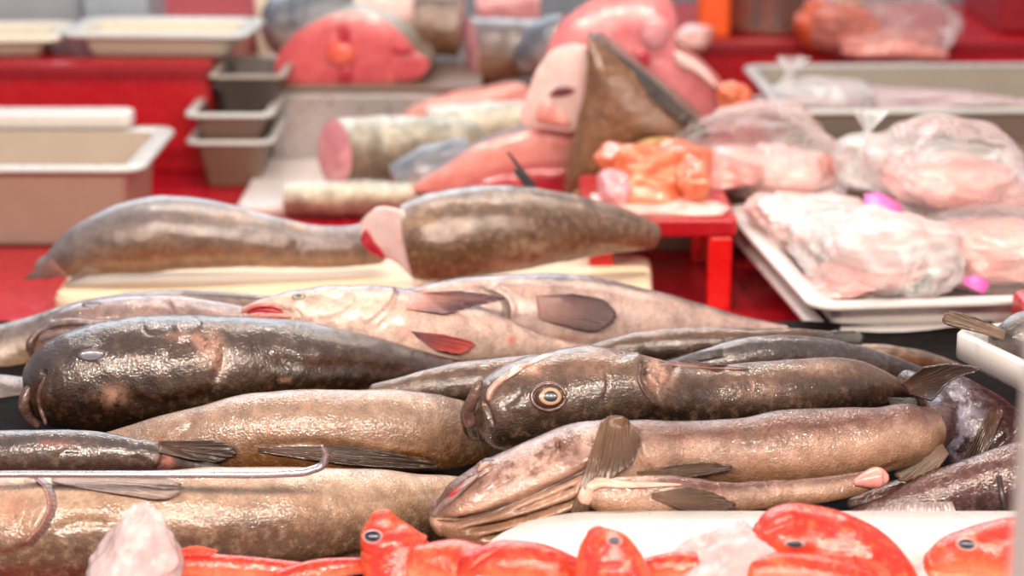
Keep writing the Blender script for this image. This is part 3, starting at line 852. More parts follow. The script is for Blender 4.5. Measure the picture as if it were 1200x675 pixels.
# pink-grey fish behind it
G = Body([(430, 352, 10, 2.46), (480, 354, 17, 2.46), (540, 356, 30, 2.465), (590, 362, 41, 2.47), (640, 366, 46, 2.48), (700, 369, 43, 2.49), (760, 373, 34, 2.50), (820, 379, 23, 2.52), (870, 385, 13, 2.54), (920, 388, 8, 2.56)], n=280, k=96, roll=-18, seed=81, ratio=.8)
G.step([(578, 330), (598, 350), (602, 366), (592, 384)], w=16, height=.005, edge=2.2, side=1)
G.groove([(560, 340), (588, 352), (596, 372)], 2.5, .003)
G.paint(664, 398, (12, 4), 1.2)
rG = fish('whole_fish', 'pinkish grey fish with a broad rounded mauve fin, back of the heap', G, M_white2)
fin('pectoral_fin', rG, [G], [(628, 346), (632, 374)], [(672, 344), (714, 356), (723, 370), (706, 386), (672, 384)], F_mauve, rays=18, lift=.004, tiplift=.012, jag=.02)
fin('gill_flap', rG, [G], [(560, 336), (585, 352), (590, 378)], [(566, 334), (596, 352), (599, 378)], F_pale, rays=5, jag=0, tiplift=.003)

# open-mouthed mauve fish, left
H = Body([(44, 408, 12, 2.35), (56, 403, 24, 2.35), (76, 397, 33, 2.35), (105, 390, 38, 2.355), (145, 386, 40, 2.36), (195, 384, 38, 2.37), (245, 385, 33, 2.38), (300, 386, 26, 2.40), (370, 390, 18, 2.42)], n=240, k=96, roll=-5, seed=91, cap0=.7, ratio=.85)
H.groove([(60, 375), (80, 370), (104, 372), (126, 377), (140, 374)], 2.5, .004)
H.groove([(52, 388), (80, 384), (104, 384), (128, 380)], 3, .0065)
H.groove([(48, 408), (64, 405), (84, 406)], 3, .005)
H.groove([(196, 350), (202, 366), (190, 380)], 2.2, .003)
H.bulge(100, 380, (30, 5), .003)
H.paint(190, 352, (8, 4), .7); H.paint(62, 412, (12, 6), 1.0); H.paint(230, 350, (30, 4), .6)
rH = fish('whole_fish', 'mauve grey fish with thick folded lips lying behind the big dark one', H, M_mauve)
eye(rH, H, 108, 357, 12, 4.5, E_cloud, dome=.5, lift=.001)
hz = mpp(P(60, 390, 2.33))
tube('upper_lip', rH, on_body(H, [(48, 388), (66, 379), (90, 377), (116, 379), (134, 376)], .002), [2 * hz, 4 * hz, 4 * hz, 4 * hz, 2 * hz], X_lipgrey, k=12)
tube('lower_lip', rH, on_body(H, [(46, 398), (64, 392), (90, 390), (112, 388)], .002), [3 * hz, 5 * hz, 5 * hz, 2 * hz], X_lipgrey, k=12)
tube('jaw_rim', rH, [P(58, 384, 2.34), P(42, 392, 2.335), P(35, 404, 2.33), P(38, 418, 2.335)], [2 * hz, 4 * hz, 5 * hz, 3 * hz], X_lipdark, k=12)

# long curved fish along the far left
I = Body([(-70, 446, 56, 2.46), (-10, 424, 42, 2.46), (40, 403, 33, 2.465), (95, 383, 30, 2.47), (160, 370, 28, 2.48), (225, 362, 22, 2.50), (280, 357, 14, 2.52), (330, 354, 8, 2.54)], n=220, k=80, roll=12, seed=95, ratio=.8)
rI = fish('whole_fish', 'long grey-backed fish curving along the far left of the heap', I, M_greytan)
fin('dorsal_fin', rI, [I], [(210, 345), (300, 350)], [(216, 341), (306, 349)], F_dark, rays=16, lift=0, tiplift=0)

N_ = Body([(-70, 476, 37, 2.33), (0, 475, 36, 2.33), (40, 475, 32, 2.335), (90, 480, 24, 2.34), (140, 488, 15, 2.35)], n=120, k=72, roll=15, seed=97)
rN = fish('whole_fish', 'grey tan fish at the left edge, under the dark fish snout', N_, M_greytan)
N_.hit(0, 475)

# behind the golden-eyed fish
L = Body([(440, 462, 12, 2.20), (490, 456, 20, 2.20), (540, 450, 26, 2.21), (600, 448, 31, 2.22), (660, 446, 33, 2.23), (730, 446, 28, 2.25)], n=180, k=80, roll=0, seed=101)
rL = fish('whole_fish', 'grey brown fish mostly hidden behind the golden-eyed one', L, M_dark2)
J1 = Body([(660, 420, 8, 2.34), (710, 413, 13, 2.34), (760, 407, 19, 2.345), (820, 403, 20, 2.35), (880, 400, 16, 2.36), (930, 396, 11, 2.375), (970, 395, 7, 2.39)], n=200, k=72, roll=0, seed=103)
rJ1 = fish('whole_fish', 'slim brown fish with a black tail at the right back of the heap', J1, M_dark2)
fin('tail_fin', rJ1, [J1], [(955, 389), (955, 401)], [(1000, 388), (1013, 394), (1010, 404)], F_black, rays=8, lift=.002, thick=.004)
J2 = Body([(780, 438, 14, 2.25), (830, 427, 19, 2.25), (880, 418, 23, 2.26), (930, 414, 22, 2.275), (980, 418, 19, 2.29), (1030, 427, 15, 2.30), (1075, 440, 12, 2.31), (1110, 452, 8, 2.32)], n=200, k=72, roll=10, seed=107)
rJ2 = fish('whole_fish', 'grey purple fish arched between the golden-eyed one and the red table', J2, M_slate)
fin('pelvic_fin', rJ2, [J1, J2], [(846, 408), (848, 418)], [(800, 416), (776, 424), (800, 426)], F_black, rays=7, lift=.004, tiplift=.006)
J3 = Body([(1000, 410, 8, 2.40), (1050, 416, 11, 2.40), (1090, 424, 9, 2.41), (1130, 436, 7, 2.42)], n=80, k=48, roll=0, seed=109)
rJ3 = fish('whole_fish', 'small orange brown fish tail end beyond the arched grey one', J3, M_board2)

# wet dark fish on the right
K2 = Body([(1100, 446, 14, 2.16), (1116, 466, 30, 2.15), (1136, 495, 46, 2.13), (1160, 525, 56, 2.11), (1190, 556, 60, 2.09), (1240, 590, 60, 2.06), (1290, 615, 52, 2.04)], n=240, k=96, roll=-60, seed=111, lump=.003)
K2.groove([(1172, 475), (1158, 500), (1140, 530), (1128, 560)], 5, .007)
K2.groove([(1120, 455), (1130, 470), (1126, 490)], 4, .004)
K2.groove([(1196, 500), (1160, 535), (1140, 570)], 5, .004)
for x, y, rx, ry in ((1126, 488, 20, 30), (1122, 462, 12, 16), (1146, 530, 14, 24), (1120, 520, 14, 24)): K2.paint(x, y, (rx, ry), 1)  # silvery reflections painted into the skin as lilac patches
rK2 = fish('whole_fish', 'glossy purple brown fish curled at the right edge', K2, M_purple)
fin('pectoral_fin', rK2, [K2], [(1160, 478), (1176, 484)], [(1120, 560), (1132, 566), (1148, 548)], F_dark, rays=10, lift=.004, tiplift=.01, amp=.002)
K3 = Body([(1000, 607, 9, 1.94), (1040, 597, 17, 1.94), (1090, 585, 28, 1.945), (1150, 572, 38, 1.95), (1220, 560, 46, 1.96), (1280, 556, 44, 1.97)], n=180, k=80, roll=10, seed=113, ratio=.7)
rK3 = fish('whole_fish', 'reddish brown fish with pale spiny fin rays in the front right corner', K3, M_purple)
fin('dorsal_fin', rK3, [], [(1012, 598), (1060, 590), (1116, 588)], [(1002, 612), (1060, 609), (1124, 610)], F_silver, d=1.90, rays=11, amp=.002, jag=.3)
tube('spine_ray', rK3, [P(1170, 556, 1.90), P(1174, 580, 1.885), P(1180, 612, 1.88)], [.0028, .003, .002], F_black, k=10)
K4 = Body([(1000, 592, 9, 2.02), (1050, 583, 20, 2.02), (1100, 572, 20, 2.03), (1150, 560, 18, 2.04)], n=80, k=56, roll=0, seed=117)
rK4 = fish('whole_fish', 'dark wet fish wedged below the folded tail in the right heap', K4, M_purple)

# hook
hk = [P(-60, 557, 1.85), P(0, 556, 1.85), P(120, 556, 1.85), P(240, 556, 1.86), P(330, 555, 1.87), P(362, 552, 1.875), P(378, 545, 1.88), P(382, 534, 1.88), P(376, 521, 1.875)]
hkr = mpp(P(200, 555, 1.90))
o = tube('metal_hook', None, hk, [4 * hkr, 4 * hkr, 4 * hkr, 4.2 * hkr, 4.6 * hkr, 4.8 * hkr, 4.6 * hkr, 4.2 * hkr, 2.0 * hkr], PL_hook, k=16, n=120)
tag(o, 'long steel hook with upturned tip resting on the front left fish', 'hook')
# ================================================================== the setting
def struct(o, label=None):
    o['kind'] = 'structure'
    return o
struct(boxm('floor', 0, 3.0, -.05, 7, 8.0, .05, PL_concrete, bev=.004))
struct(boxm('wall_back', 0, 6.1, 0, 7, .12, 1.6, PL_wall, bev=.01))

# ------------------------------------------------------------------ counter and steps
ctr = thing('display_counter', 'crimson red stall counter carrying all the trays and fish', 'counter', (.1, 3.1, 0))
boxm('counter_top', .1, 3.35, .68, 3.2, 3.1, .05, PL_crimson, ctr, bev=.008)
boxm('front_panel', .1, 1.84, 0, 3.2, .04, .679, PL_wine, ctr)
boxm('side_panel', -1.46, 3.35, 0, .04, 2.96, .679, PL_wine, ctr)
boxm('side_panel', 1.66, 3.35, 0, .04, 2.96, .679, PL_wine, ctr)
# crushed ice bed under the front row
gx = np.linspace(-.43, 1.15, 150); gy = np.linspace(1.40, 1.862, 46)
vs = []
for y in gy:
    for x in gx:
        top = .785 if x < -.02 else .799
        back = 1.80 if x < -.02 else 1.845
        e_ = min(1, max(0, (x + .43) / .03)) * min(1, max(0, (back - y) / .02 + .0))
        vs.append((x, y, TABLE + .001 + (top - TABLE - .004) * e_ + (.004 * math.sin(x * 211 + 3 * math.sin(y * 170)) * math.sin(y * 233) - .004) * e_))
o = mesh_obj('ice_bed', vs, grid_faces(len(gy), len(gx), False), M_ice)
tag(o, 'crushed ice bed under the front row of red fish', 'ice', kind='stuff')
# sloping liner under the heap, coloured black to put shade in its gaps
ys = [1.868, 1.9, 1.96, 2.05, 2.15, 2.3, 2.6, 2.645]; zs = [.7345, .735, .737, .752, .775, .794, .80, .735]
xs = np.linspace(-1.15, .655, 60)
vs = []
for y, z in zip(ys, zs):
    for x in xs: vs.append((x, y, z + .004 * math.sin(x * 23 + y * 31) * (0 if z < .736 else 1)))
o = solidify(mesh_obj('display_liner', vs, grid_faces(len(ys), 60, False), PL_black), .004, 1)
tag(o, 'matte black liner sloping under the heap of dark fish to darken its gaps', 'liner')

# red stepped shelves at the back
sh = thing('red_shelf', 'red step shelf behind the grey tray at the left', 'shelf', (-1.1, 4.3, TABLE))
boxm('shelf_box', -1.12, 4.35, TABLE, 1.06, .98, .222, PL_red, sh, bev=.008)
boxm('shelf_edge', -1.12, 3.855, TABLE + .196, 1.06, .012, .022, PL_wine, sh, bev=.003)
sh = thing('red_shelf', 'dark red step shelf behind the grey ice tray at the right', 'shelf', (1.1, 4.75, TABLE))
boxm('shelf_box', 1.0, 4.75, TABLE, 1.3, .6, .175, PL_red, sh, bev=.008)
boxm('shelf_edge', 1.0, 4.445, TABLE + .145, 1.3, .012, .025, PL_wine, sh, bev=.003)
o = boxm('wine_crate', 1.28, 4.72, TABLE + .175, .34, .4, .3, PL_wine, bev=.01)
tag(o, 'dark wine red crate in the top right corner', 'crate')

# ------------------------------------------------------------------ left background
r = tray('display_tray', 'large empty tan-sided tray with grey rim at the left', -.90, 3.425, TABLE, .57, .36, .147, 0, PL_tan, rim=.032, rad=.04, taper=.015, rimmat=PL_greyrim, group='trays on the counter')
o = boxm('tray_lid', -.86, 3.60, TABLE + .1475, .33, .07, .03, PL_white, bev=.008, rad=.02); tag(o, 'pinkish white foam slab lying along the back rim of the tan tray', 'lid')
tray('display_tray', 'shallow cream tray on the red shelf at far left', -1.10, 4.0, TABLE + .222, .42, .25, .042, math.radians(4), PL_ivory, rim=.03, rad=.05, rimmat=PL_ivory, group='trays on the counter')
tray('display_tray', 'shallow cream tray on the red shelf beside the white box', -.70, 4.0, TABLE + .222, .38, .25, .052, math.radians(-3), PL_ivory, rim=.03, rad=.05, rimmat=PL_greyrim, group='trays on the counter')
for i, (x, w_, h_, m_, lb, y) in enumerate(((-1.28, .2, .12, PL_dkgrey, 'charcoal box at the back behind the far left cream tray', 4.28), (-1.02, .22, .15, PL_wall, 'wide blue grey box at the back right of the charcoal one', 4.33), (-.83, .14, .11, PL_wall, 'small blue grey box at the back beside the white box', 4.27))):
    o = boxm('storage_box', x, y, TABLE + .222, w_, .22, h_, m_, bev=.012); tag(o, lb, 'box', 'boxes on the back shelf')
o = boxm('storage_box', -.50, 4.60, TABLE, .17, .16, .36, PL_cream, bev=.01); tag(o, 'tall cream white box behind the stacked trays', 'box', 'boxes on the back shelf')
tray('stacked_tray', 'brown grey tray, lowest of the stack left of the steel box', -.535, 3.84, TABLE, .17, .30, .10, 0, PL_brown, rim=.016, rad=.03, rimmat=PL_greyrim, group='stacked trays')
tray('stacked_tray', 'brown grey tray, middle of the stack left of the steel box', -.535, 3.84, TABLE + .062, .17, .30, .09, 0, PL_brown, rim=.016, rad=.03, rimmat=PL_greyrim, group='stacked trays')
tray('stacked_tray', 'dark tray, topmost of the stack left of the steel box', -.51, 3.90, TABLE + .115, .15, .24, .095, 0, PL_dkgrey, rim=.012, rad=.02, rimmat=PL_grey, group='stacked trays')

sb = thing('steel_box', 'grey steel box with a big pink fish cut on top', 'box', (-.29, 4.1, TABLE))
boxm('body', -.285, 4.12, TABLE, .44, .42, .155, plastic('grey_steel_sheet', S(176, 168, 168), .32, .08, metal=.6), sb, bev=.012, rad=.03)
boxm('lid', -.285, 4.12, TABLE + .155, .45, .43, .012, PL_brown, sb, bev=.004, rad=.03)
o = boxm('steel_box', .16, 4.24, TABLE, .42, .28, .13, PL_brown, bev=.012, rad=.03); tag(o, 'brown box under the cut fish pieces behind the middle', 'box')
o = boxm('storage_box', .02, 4.47, TABLE, .24, .14, .215, PL_dkgrey, bev=.008); tag(o, 'charcoal box under the purple topped fish piece at the top edge', 'box', 'boxes on the back shelf')
o = boxm('cutting_board', -.17, 3.71, TABLE, .66, .40, .02, PL_white, bev=.006, rad=.02); tag(o, 'white cutting board under the silver fish chunks', 'cutting board', 'boards on the counter')

# ------------------------------------------------------------------ cut fish in the background
CUT = 'cut fish pieces at the back'
def cutthing(name, label, loc): return thing(name, label, 'fish piece', loc, CUT)
def chunk(label, spine, skinm, facem, roll=0, ratio=.85, which=0, seed=1, name='fish_chunk', **kw):
    b = Body(spine, n=70, k=64, roll=roll, seed=seed, ratio=ratio, flat0=(which in (0, 2)), flat1=(which in (1, 2)), lump=.003, **kw)
    r = cutthing(name, label, b.base())
    b.build('skin', skinm, r)
    if which in (0, 2): b.endface(0, facem, r)
    if which in (1, 2): b.endface(1, facem, r)
    return r, b
def slabthing(name, label, outline, d, back, fm, sm, **kw):
    q = np.array([P(o[0], o[1], d) for o in outline])
    r = cutthing(name, label, (q[:, 0].mean(), q[:, 1].mean(), q[:, 2].min()))
    slab(outline, d, back, fm, sm, r, **kw)
    return r
def inset(root, outline, d, mat, name='bone', lift=.004, thick=.01):
    """a small rounded feature standing on a cut face"""
    q = hermite(outline, 28, closed=True)
    R = np.array([P(a[0], a[1], d) for a in q]); c = R.mean(0); v = (CAM - c) / np.linalg.norm(CAM - c)
    vs = []
    for a, z in ((1, -thick), (1, 0), (.8, lift * .7), (.4, lift), (.02, lift)): vs += list(c + (R - c) * a + v * z)
    mesh_obj(name, vs, grid_faces(5, 28) + [tuple(4 * 28 + j for j in range(28))], mat, root)

r = slabthing('fish_steak', 'big rose red fish cut resting on the steel box', [(322, 78), (338, 48), (372, 24), (408, 14), (446, 22), (474, 42), (490, 62), (503, 72), (496, 88), (462, 96), (410, 103), (350, 104), (328, 94)], 3.94, (.02, .26, .0), X_salmon, M_silver, seed=3, taper=.9, dome=.008)
inset(r, [(384, 58), (400, 50), (414, 58), (412, 72), (396, 76), (384, 70)], 3.925, flesh('backbone_flesh', S(206, 76, 62), S(224, 104, 84)), 'backbone')
inset(r, [(399, 30), (406, 28), (408, 50), (400, 50)], 3.93, X_crimson, 'dark_seam', lift=.002)
inset(r, [(460, 60), (478, 64), (484, 58), (476, 52)], 3.93, X_crimson, 'belly_cavity', lift=.002)
inset(r, [(402, 78), (408, 78), (409, 99), (401, 99)], 3.93, X_crimson, 'dark_seam', lift=.002)

r, b = chunk('purple grey fish chunk with pale top behind the rose red cut', [(335, 28, 38, 4.30), (370, 24, 42, 4.30), (425, 18, 40, 4.30)], M_bluegrey, X_purple, which=1, seed=4)
r, b = chunk('pale pink fish piece standing behind the rose red cut', [(418, 14, 42, 4.24), (455, 14, 44, 4.24), (492, 18, 40, 4.24)], X_white, X_purple, which=2, seed=5, name='fish_piece')
r, b = chunk('dark grey fish chunk standing right of the rose red cut', [(486, 28, 38, 4.20), (512, 28, 38, 4.20), (540, 30, 36, 4.20)], M_board2, X_purple, which=2, seed=6)
r, b = chunk('pink-sided fish chunk with a purple cut face turned left', [(552, 60, 38, 4.12), (590, 58, 36, 4.14), (640, 56, 34, 4.16)], M_board, X_purple, which=0, seed=7)
r, b = chunk('purple topped fish piece at the top edge behind the pink chunk', [(558, 6, 20, 4.42), (590, 4, 24, 4.42), (632, 6, 20, 4.42)], X_purple, X_purple, which=2, seed=8, name='fish_piece')
r, b = chunk('dark blue grey fish tail piece left of the pink flesh', [(618, 66, 20, 4.08), (640, 52, 30, 4.06), (668, 40, 26, 4.05)], M_bluegrey, X_purple, which=1, seed=9)
r, b = chunk('silver scaled fish chunk with a pink cut face, on the white board', [(392, 181, 40, 3.56), (440, 179, 42, 3.62), (500, 176, 40, 3.68), (548, 172, 34, 3.72)], M_silver, X_purple, which=0, seed=10)
r, b = chunk('silver green fish chunk behind the pink fillet', [(505, 160, 36, 3.80), (560, 154, 36, 3.80), (640, 150, 30, 3.80)], M_silver, X_pink, which=2, seed=11)
r, b = chunk('narrow greenish silver fish chunk at the front of the white board', [(334, 233, 19, 3.49), (380, 232, 20, 3.49), (430, 232, 20, 3.49), (490, 230, 18, 3.49)], M_silver, X_pink, which=2, seed=12)
r, b = chunk('blue grey fish piece between silver chunk and pink fillet', [(462, 212, 20, 3.53), (500, 198, 27, 3.54), (550, 186, 24, 3.56)], M_bluegrey, X_pink, which=2, seed=13)
slabthing('fish_fillet', 'salmon pink fillet beside the big brown fish head', [(482, 222), (520, 196), (560, 170), (610, 154), (660, 142), (690, 148), (694, 190), (650, 204), (590, 206), (530, 224)], 3.42, (0, .12, 0), X_pink, M_bluegrey, seed=14)
slabthing('fish_fillet', 'crimson raw fillet under the salmon pink one', [(545, 226), (580, 206), (640, 196), (680, 202), (690, 226), (640, 238), (580, 238)], 3.36, (0, .10, 0), X_crimson, X_crimson, seed=15)
slabthing('fish_fillet', 'pink fillet lying before the brown box', [(470, 138), (500, 120), (560, 106), (620, 104), (625, 140), (560, 150), (500, 152)], 3.86, (0, .10, 0), X_pink, X_pink, seed=16)

# big fish head
hr = slabthing('large_cut_fish', 'big brown fish head with cut pink side leaning on flesh', [(690, 44), (716, 62), (746, 88), (776, 114), (806, 138), (828, 160), (806, 166), (772, 164), (744, 182), (716, 208), (690, 228), (664, 226), (664, 195), (674, 150), (684, 110), (688, 74)], 3.30, (.03, .13, .02), M_board2, M_board2, seed=17, face='skin', side='far_side', dome=.02)
slab([(612, 146), (620, 105), (634, 74), (656, 54), (682, 58), (690, 90), (686, 128), (674, 152), (640, 150)], 3.34, (.05, .10, 0), X_white, X_white, hr, face='cut_face', side='flesh', seed=18)
inset(hr, [(644, 112), (652, 103), (662, 101), (674, 106), (666, 111), (655, 113)], 3.325, flesh('throat_shade_flesh', S(70, 30, 40), S(120, 50, 62)), 'throat_shade_patch', lift=.001)  # no real opening: dark patch painted for the shade of a hole
inset(hr, [(630, 140), (636, 118), (644, 116), (650, 128), (662, 134), (668, 148), (650, 146)], 3.325, X_pink, 'gill_flesh', lift=.004)
fin('dorsal_fin', hr, [], [(690, 62), (750, 106), (826, 164)], [(690, 36), (758, 88), (834, 158)], F_black, d=3.30, rays=16, thick=.006)
tube('jaw_edge', hr, [P(672, 232, 3.265), P(700, 214, 3.255), P(728, 190, 3.25), P(752, 172, 3.255), P(790, 164, 3.265)], [.008, .011, .011, .010, .006], flesh('golden_lip', S(150, 110, 60), S(206, 168, 110), S(236, 210, 160), scale=40), k=12)
r = slabthing('fish_piece', 'large rose flesh piece standing behind the brown fish head', [(640, 70), (652, 34), (684, 6), (730, -14), (778, -8), (792, 20), (792, 56), (824, 78), (848, 106), (848, 136), (816, 148), (770, 140), (716, 120), (668, 110)], 3.56, (.02, .16, 0), flesh('rose_pink_flesh', S(200, 104, 112), S(216, 134, 138), S(228, 166, 164), scale=16), X_pink, seed=19, dome=.02)
inset(r, [(752, 26), (768, 16), (782, 26), (780, 48), (766, 58), (754, 50)], 3.53, X_purple, 'cavity', lift=.006, thick=.02)
inset(r, [(742, 62), (756, 58), (762, 72), (752, 82), (742, 76)], 3.53, X_crimson, 'dark_seam', lift=.003, thick=.02)
inset(r, [(790, 60), (806, 66), (836, 92), (842, 104), (812, 84), (792, 74)], 3.535, X_white, 'belly_rim', lift=.006, thick=.02)
r = thing('fish_piece', 'orange roe lump right of the rose flesh', 'fish piece', P(862, 118, 3.5), CUT)
blob('roe', r, 858, 112, 20, 16, 3.52, .03, X_orange, seed=20)
o = boxm('storage_box', .455, 4.50, TABLE + .175, .07, .1, .17, PL_orange, bev=.01); tag(o, 'small orange box at the top edge, right of the rose flesh', 'box', 'boxes on the back shelf')
o = blob('fish_piece', None, 812, 44, 22, 13, 4.35, .05, X_blush, lump=.35, seed=22); tag(o, 'small pale flesh lump below the orange box', 'fish piece', CUT)

# ------------------------------------------------------------------ foam boards and the two fish on them
def board(label, cx, cy, w_, d_, z0, h_, rot=0):
    o = boxm('foam_board', cx, cy, z0, w_, d_, h_, PL_foam, bev=.012, rad=.03, rot=rot)
    tag(o, label, 'board', 'boards on the counter')
board('cream foam board under the blurred grey fish at left', -.40, 2.865, .53, .22, TABLE, .07)
board('cream foam board under the cut brown fish in the middle', .04, 2.885, .34, .22, TABLE, .07, math.radians(-3))
Q = Body([(60, 312, 15, 2.82), (85, 300, 27, 2.82), (120, 287, 37, 2.825), (165, 277, 44, 2.83), (215, 273, 43, 2.835), (270, 277, 37, 2.84), (320, 284, 30, 2.845), (365, 289, 25, 2.85), (410, 289, 25, 2.86), (440, 285, 26, 2.87)], n=200, k=80, roll=0, seed=31, cap0=1.4, ratio=.8)
Q.groove([(330, 262), (350, 280), (345, 300), (356, 318)], 6, .005)
Q.groove([(350, 275), (380, 282), (420, 280)], 4, .003)
Q.bulge(300, 262, (20, 8), .004)
for x, y, rx, ry, a in ((280, 254, 30, 6, .9), (360, 262, 20, 8, .9), (310, 312, 30, 6, .6)): Q.paint(x, y, (rx, ry), a)
rQ = fish('board_fish', 'blurred grey brown fish lying on the left foam board', Q, M_board, 'fish on the foam boards')
fin('snout_fin', rQ, [Q], [(62, 302), (78, 322)], [(28, 326), (34, 328)], F_mauve, rays=5, lift=.001, tiplift=.0)
fin('pelvic_fin', rQ, [Q], [(100, 312), (118, 318)], [(74, 334), (86, 330)], F_pale, rays=5)
R_ = Body([(478, 284, 44, 2.79), (505, 279, 52, 2.79), (560, 271, 54, 2.80), (620, 267, 48, 2.81), (660, 266, 41, 2.825), (700, 267, 33, 2.84), (735, 271, 25, 2.855), (762, 276, 17, 2.87)], n=200, k=80, roll=0, seed=33, flat0=True, cap1=.8, ratio=.8)
R_.groove([(690, 238), (720, 250), (750, 262)], 3, .003)
R_.paint(500, 262, (40, 12), .5); R_.paint(620, 290, (30, 14), .8); R_.paint(600, 312, (30, 8), .8)
rR = fish('board_fish', 'brown fish with its head cut off showing a pale cut, on the middle foam board', R_, M_board2, 'fish on the foam boards')
R_.endface(0, X_purple, rR)
slab([(422, 262), (438, 246), (460, 246), (482, 266), (497, 298), (504, 330), (488, 328), (464, 308), (430, 292)], 2.765, (.03, .02, 0), X_white, X_white, rR, seed=37, face='belly_flap', side='flap_edge', dome=.006)
inset(rR, [(423, 278), (430, 268), (438, 282), (448, 294), (452, 304), (440, 300), (428, 292)], 2.758, X_crimson, 'gut_opening', lift=.004, thick=.006)
fin('dorsal_fin', rR, [], [(608, 196), (600, 200)], [(640, 232), (622, 226)], F_black, d=2.83, rays=3, thick=.004)
fin('dorsal_spine', rR, [], [(594, 178), (596, 178)], [(628, 216), (616, 214)], F_black, d=2.86, rays=3, thick=.004)

# ------------------------------------------------------------------ red stool with roe and bagged fish
st = thing('red_stool', 'bright red low stool under the orange roe, beside the white tray', 'stool', (.22, 3.06, TABLE))
boxm('seat', .225, 3.06, TABLE + .115, .23, .30, .03, PL_red, st, bev=.006)
for x, y in ((.315, 2.925), (.135, 2.925), (.315, 3.195), (.135, 3.195)): boxm('leg', x, y, TABLE, .036, .03, .115, PL_redb, st, bev=.003)
o = boxm('red_crate', .55, 3.42, TABLE, .85, .36, .115, PL_brown, bev=.01); tag(o, 'brown low crate behind the white tray, under bagged fish', 'crate')
r = thing('fish_roe', 'orange flesh and roe pile in front of the brown fish head', 'fish piece', P(770, 250, 3.0), CUT)
blob('roe', r, 762, 210, 66, 42, 3.05, .09, X_orange, lump=.3, freq=.9, seed=41, floor=.876)
blob('pink_flesh', r, 722, 226, 26, 24, 3.0, .05, X_purple, lump=.3, seed=42, floor=.876)
blob('orange_ring', r, 812, 216, 26, 30, 3.0, .05, X_orange, lump=.3, seed=43, floor=.876)
blob('pale_flesh', r, 766, 240, 80, 14, 2.97, .06, X_blush, lump=.2, seed=44, floor=.874)

BAGS = 'bagged fish on the right'
def bag(label, px, py, rx, ry, d, depth, mat=BAG, seed=1, floor=None, neck=None, lump=.11, tape=None):
    c = P(px, py, d)
    r = thing('plastic_bag', label, 'bag', (c[0], c[1], floor if floor else P(px, py + ry, d)[2]), BAGS)
    blob('film', r, px, py, rx, ry, d, depth, mat, lump=lump, freq=1.0, seed=seed, floor=floor)
    if neck:
        x, y, s_ = neck
        p0 = P(x, y, d); s = mpp(p0) * s_
        vs = []
        for i in range(14):
            t = i / 13; rr = s * (.55 - .42 * math.sin(min(1, t * 2) * math.pi / 2) + .9 * max(0, t - .5))
            for j in range(24):
                a = 2 * math.pi * j / 24; q = rr * (1 + .3 * math.sin(5 * a + seed))
                vs.append(p0 + np.array((q * math.cos(a) + .2 * s * t, q * math.sin(a) * .7, s * 1.3 * (t - .15))))
        mesh_obj('knotted_neck', vs, grid_faces(14, 24), mat, r)
    if tape:
        vs = [P(x, y, dd) for x, y, dd in tape]
        n2 = len(vs) // 2
        pts = []
        for i in range(n2):
            for j in range(6):
                a = j / 5; pts.append(vs[i] * (1 - a) + vs[2 * n2 - 1 - i] * a + np.array((0, -.004 * math.sin(a * 3.1), 0)))
        solidify(mesh_obj('pink_tape', pts, grid_faces(n2, 6, False), PL_pinktag, r), .001)
    return r
def meat(label, px, py, rx, ry, d, depth, mat, seed, floor=None, name='fish_fillet', lump=.22, tilt=0):
    o = blob(name, None, px, py, rx, ry, d, depth, mat, lump=lump, seed=seed, floor=floor, tilt=tilt)
    tag(o, label, 'fish piece', 'pale fish pieces in the bags'); return o

meat('pink fish pieces inside the wide bag behind the stool', 890, 208, 92, 34, 3.28, .10, X_blush, 51, .85)
meat('rosy fish piece at the left inside the wide bag', 836, 214, 50, 30, 3.18, .07, X_pink, 52, .876)
bag('wide clear domed bag of pink fish behind the white tray', 884, 188, 112, 64, 3.26, .13, lump=.2, seed=153, floor=.848)
o = blob('fish_piece', None, 975, 194, 13, 11, 3.16, .03, flesh('brick_flesh', S(190, 104, 84), S(214, 132, 110)), seed=54); tag(o, 'small brick red lump at the right end of the domed bag', 'fish piece', 'pale fish pieces in the bags')
wfl = .803
rot = math.radians(6.1)
fl = np.array((.40, 2.55)); W_, D_ = .74, .583
cc = fl + np.array((math.cos(rot), math.sin(rot))) * W_ / 2 + np.array((-math.sin(rot), math.cos(rot))) * D_ / 2
PLW = PL_white
o = boxm('support_box', cc[0] + .02, cc[1], TABLE, W_ - .22, D_ - .2, .028, PL_black, bev=.006, rot=rot); tag(o, 'black low support under the stacked white trays', 'box')
tray('white_tray', 'white plastic tray, lower of the stacked pair at right', cc[0] + .004, cc[1] + .006, TABLE + .028, W_ - .012, D_ - .012, .046, rot, PLW, rim=.022, rad=.035, taper=.02, group='white trays')
tray('white_tray', 'white plastic tray holding bagged fish, upper of the stacked pair', cc[0], cc[1], TABLE + .064, W_, D_, .05, rot, PLW, rim=.026, rad=.04, taper=.018, group='white trays')
meat('pale fish fillet at the back left of the white tray', 950, 258, 66, 34, 2.95, .10, X_white, 61, wfl)
meat('pale pink fillet showing at the open front of the first bag', 1010, 325, 66, 22, 2.68, .08, X_blush, 62, wfl, tilt=.12)
meat('blush fish pieces inside the bag with pink tape', 1036, 288, 66, 44, 2.76, .11, X_white, 63, wfl)
bag('clear bag with a magenta tape in the front of the white tray', 1026, 296, 92, 58, 2.74, .17, mat=BAGM, lump=.22, seed=164, floor=wfl, tape=[(1012, 228, 2.88), (1030, 225, 2.88), (1056, 238, 2.86), (1058, 252, 2.82), (1036, 246, 2.82), (1014, 240, 2.84)])
meat('thick pale pink fish slab at the right end of the white tray', 1165, 292, 84, 42, 2.78, .11, X_blush, 65, wfl)
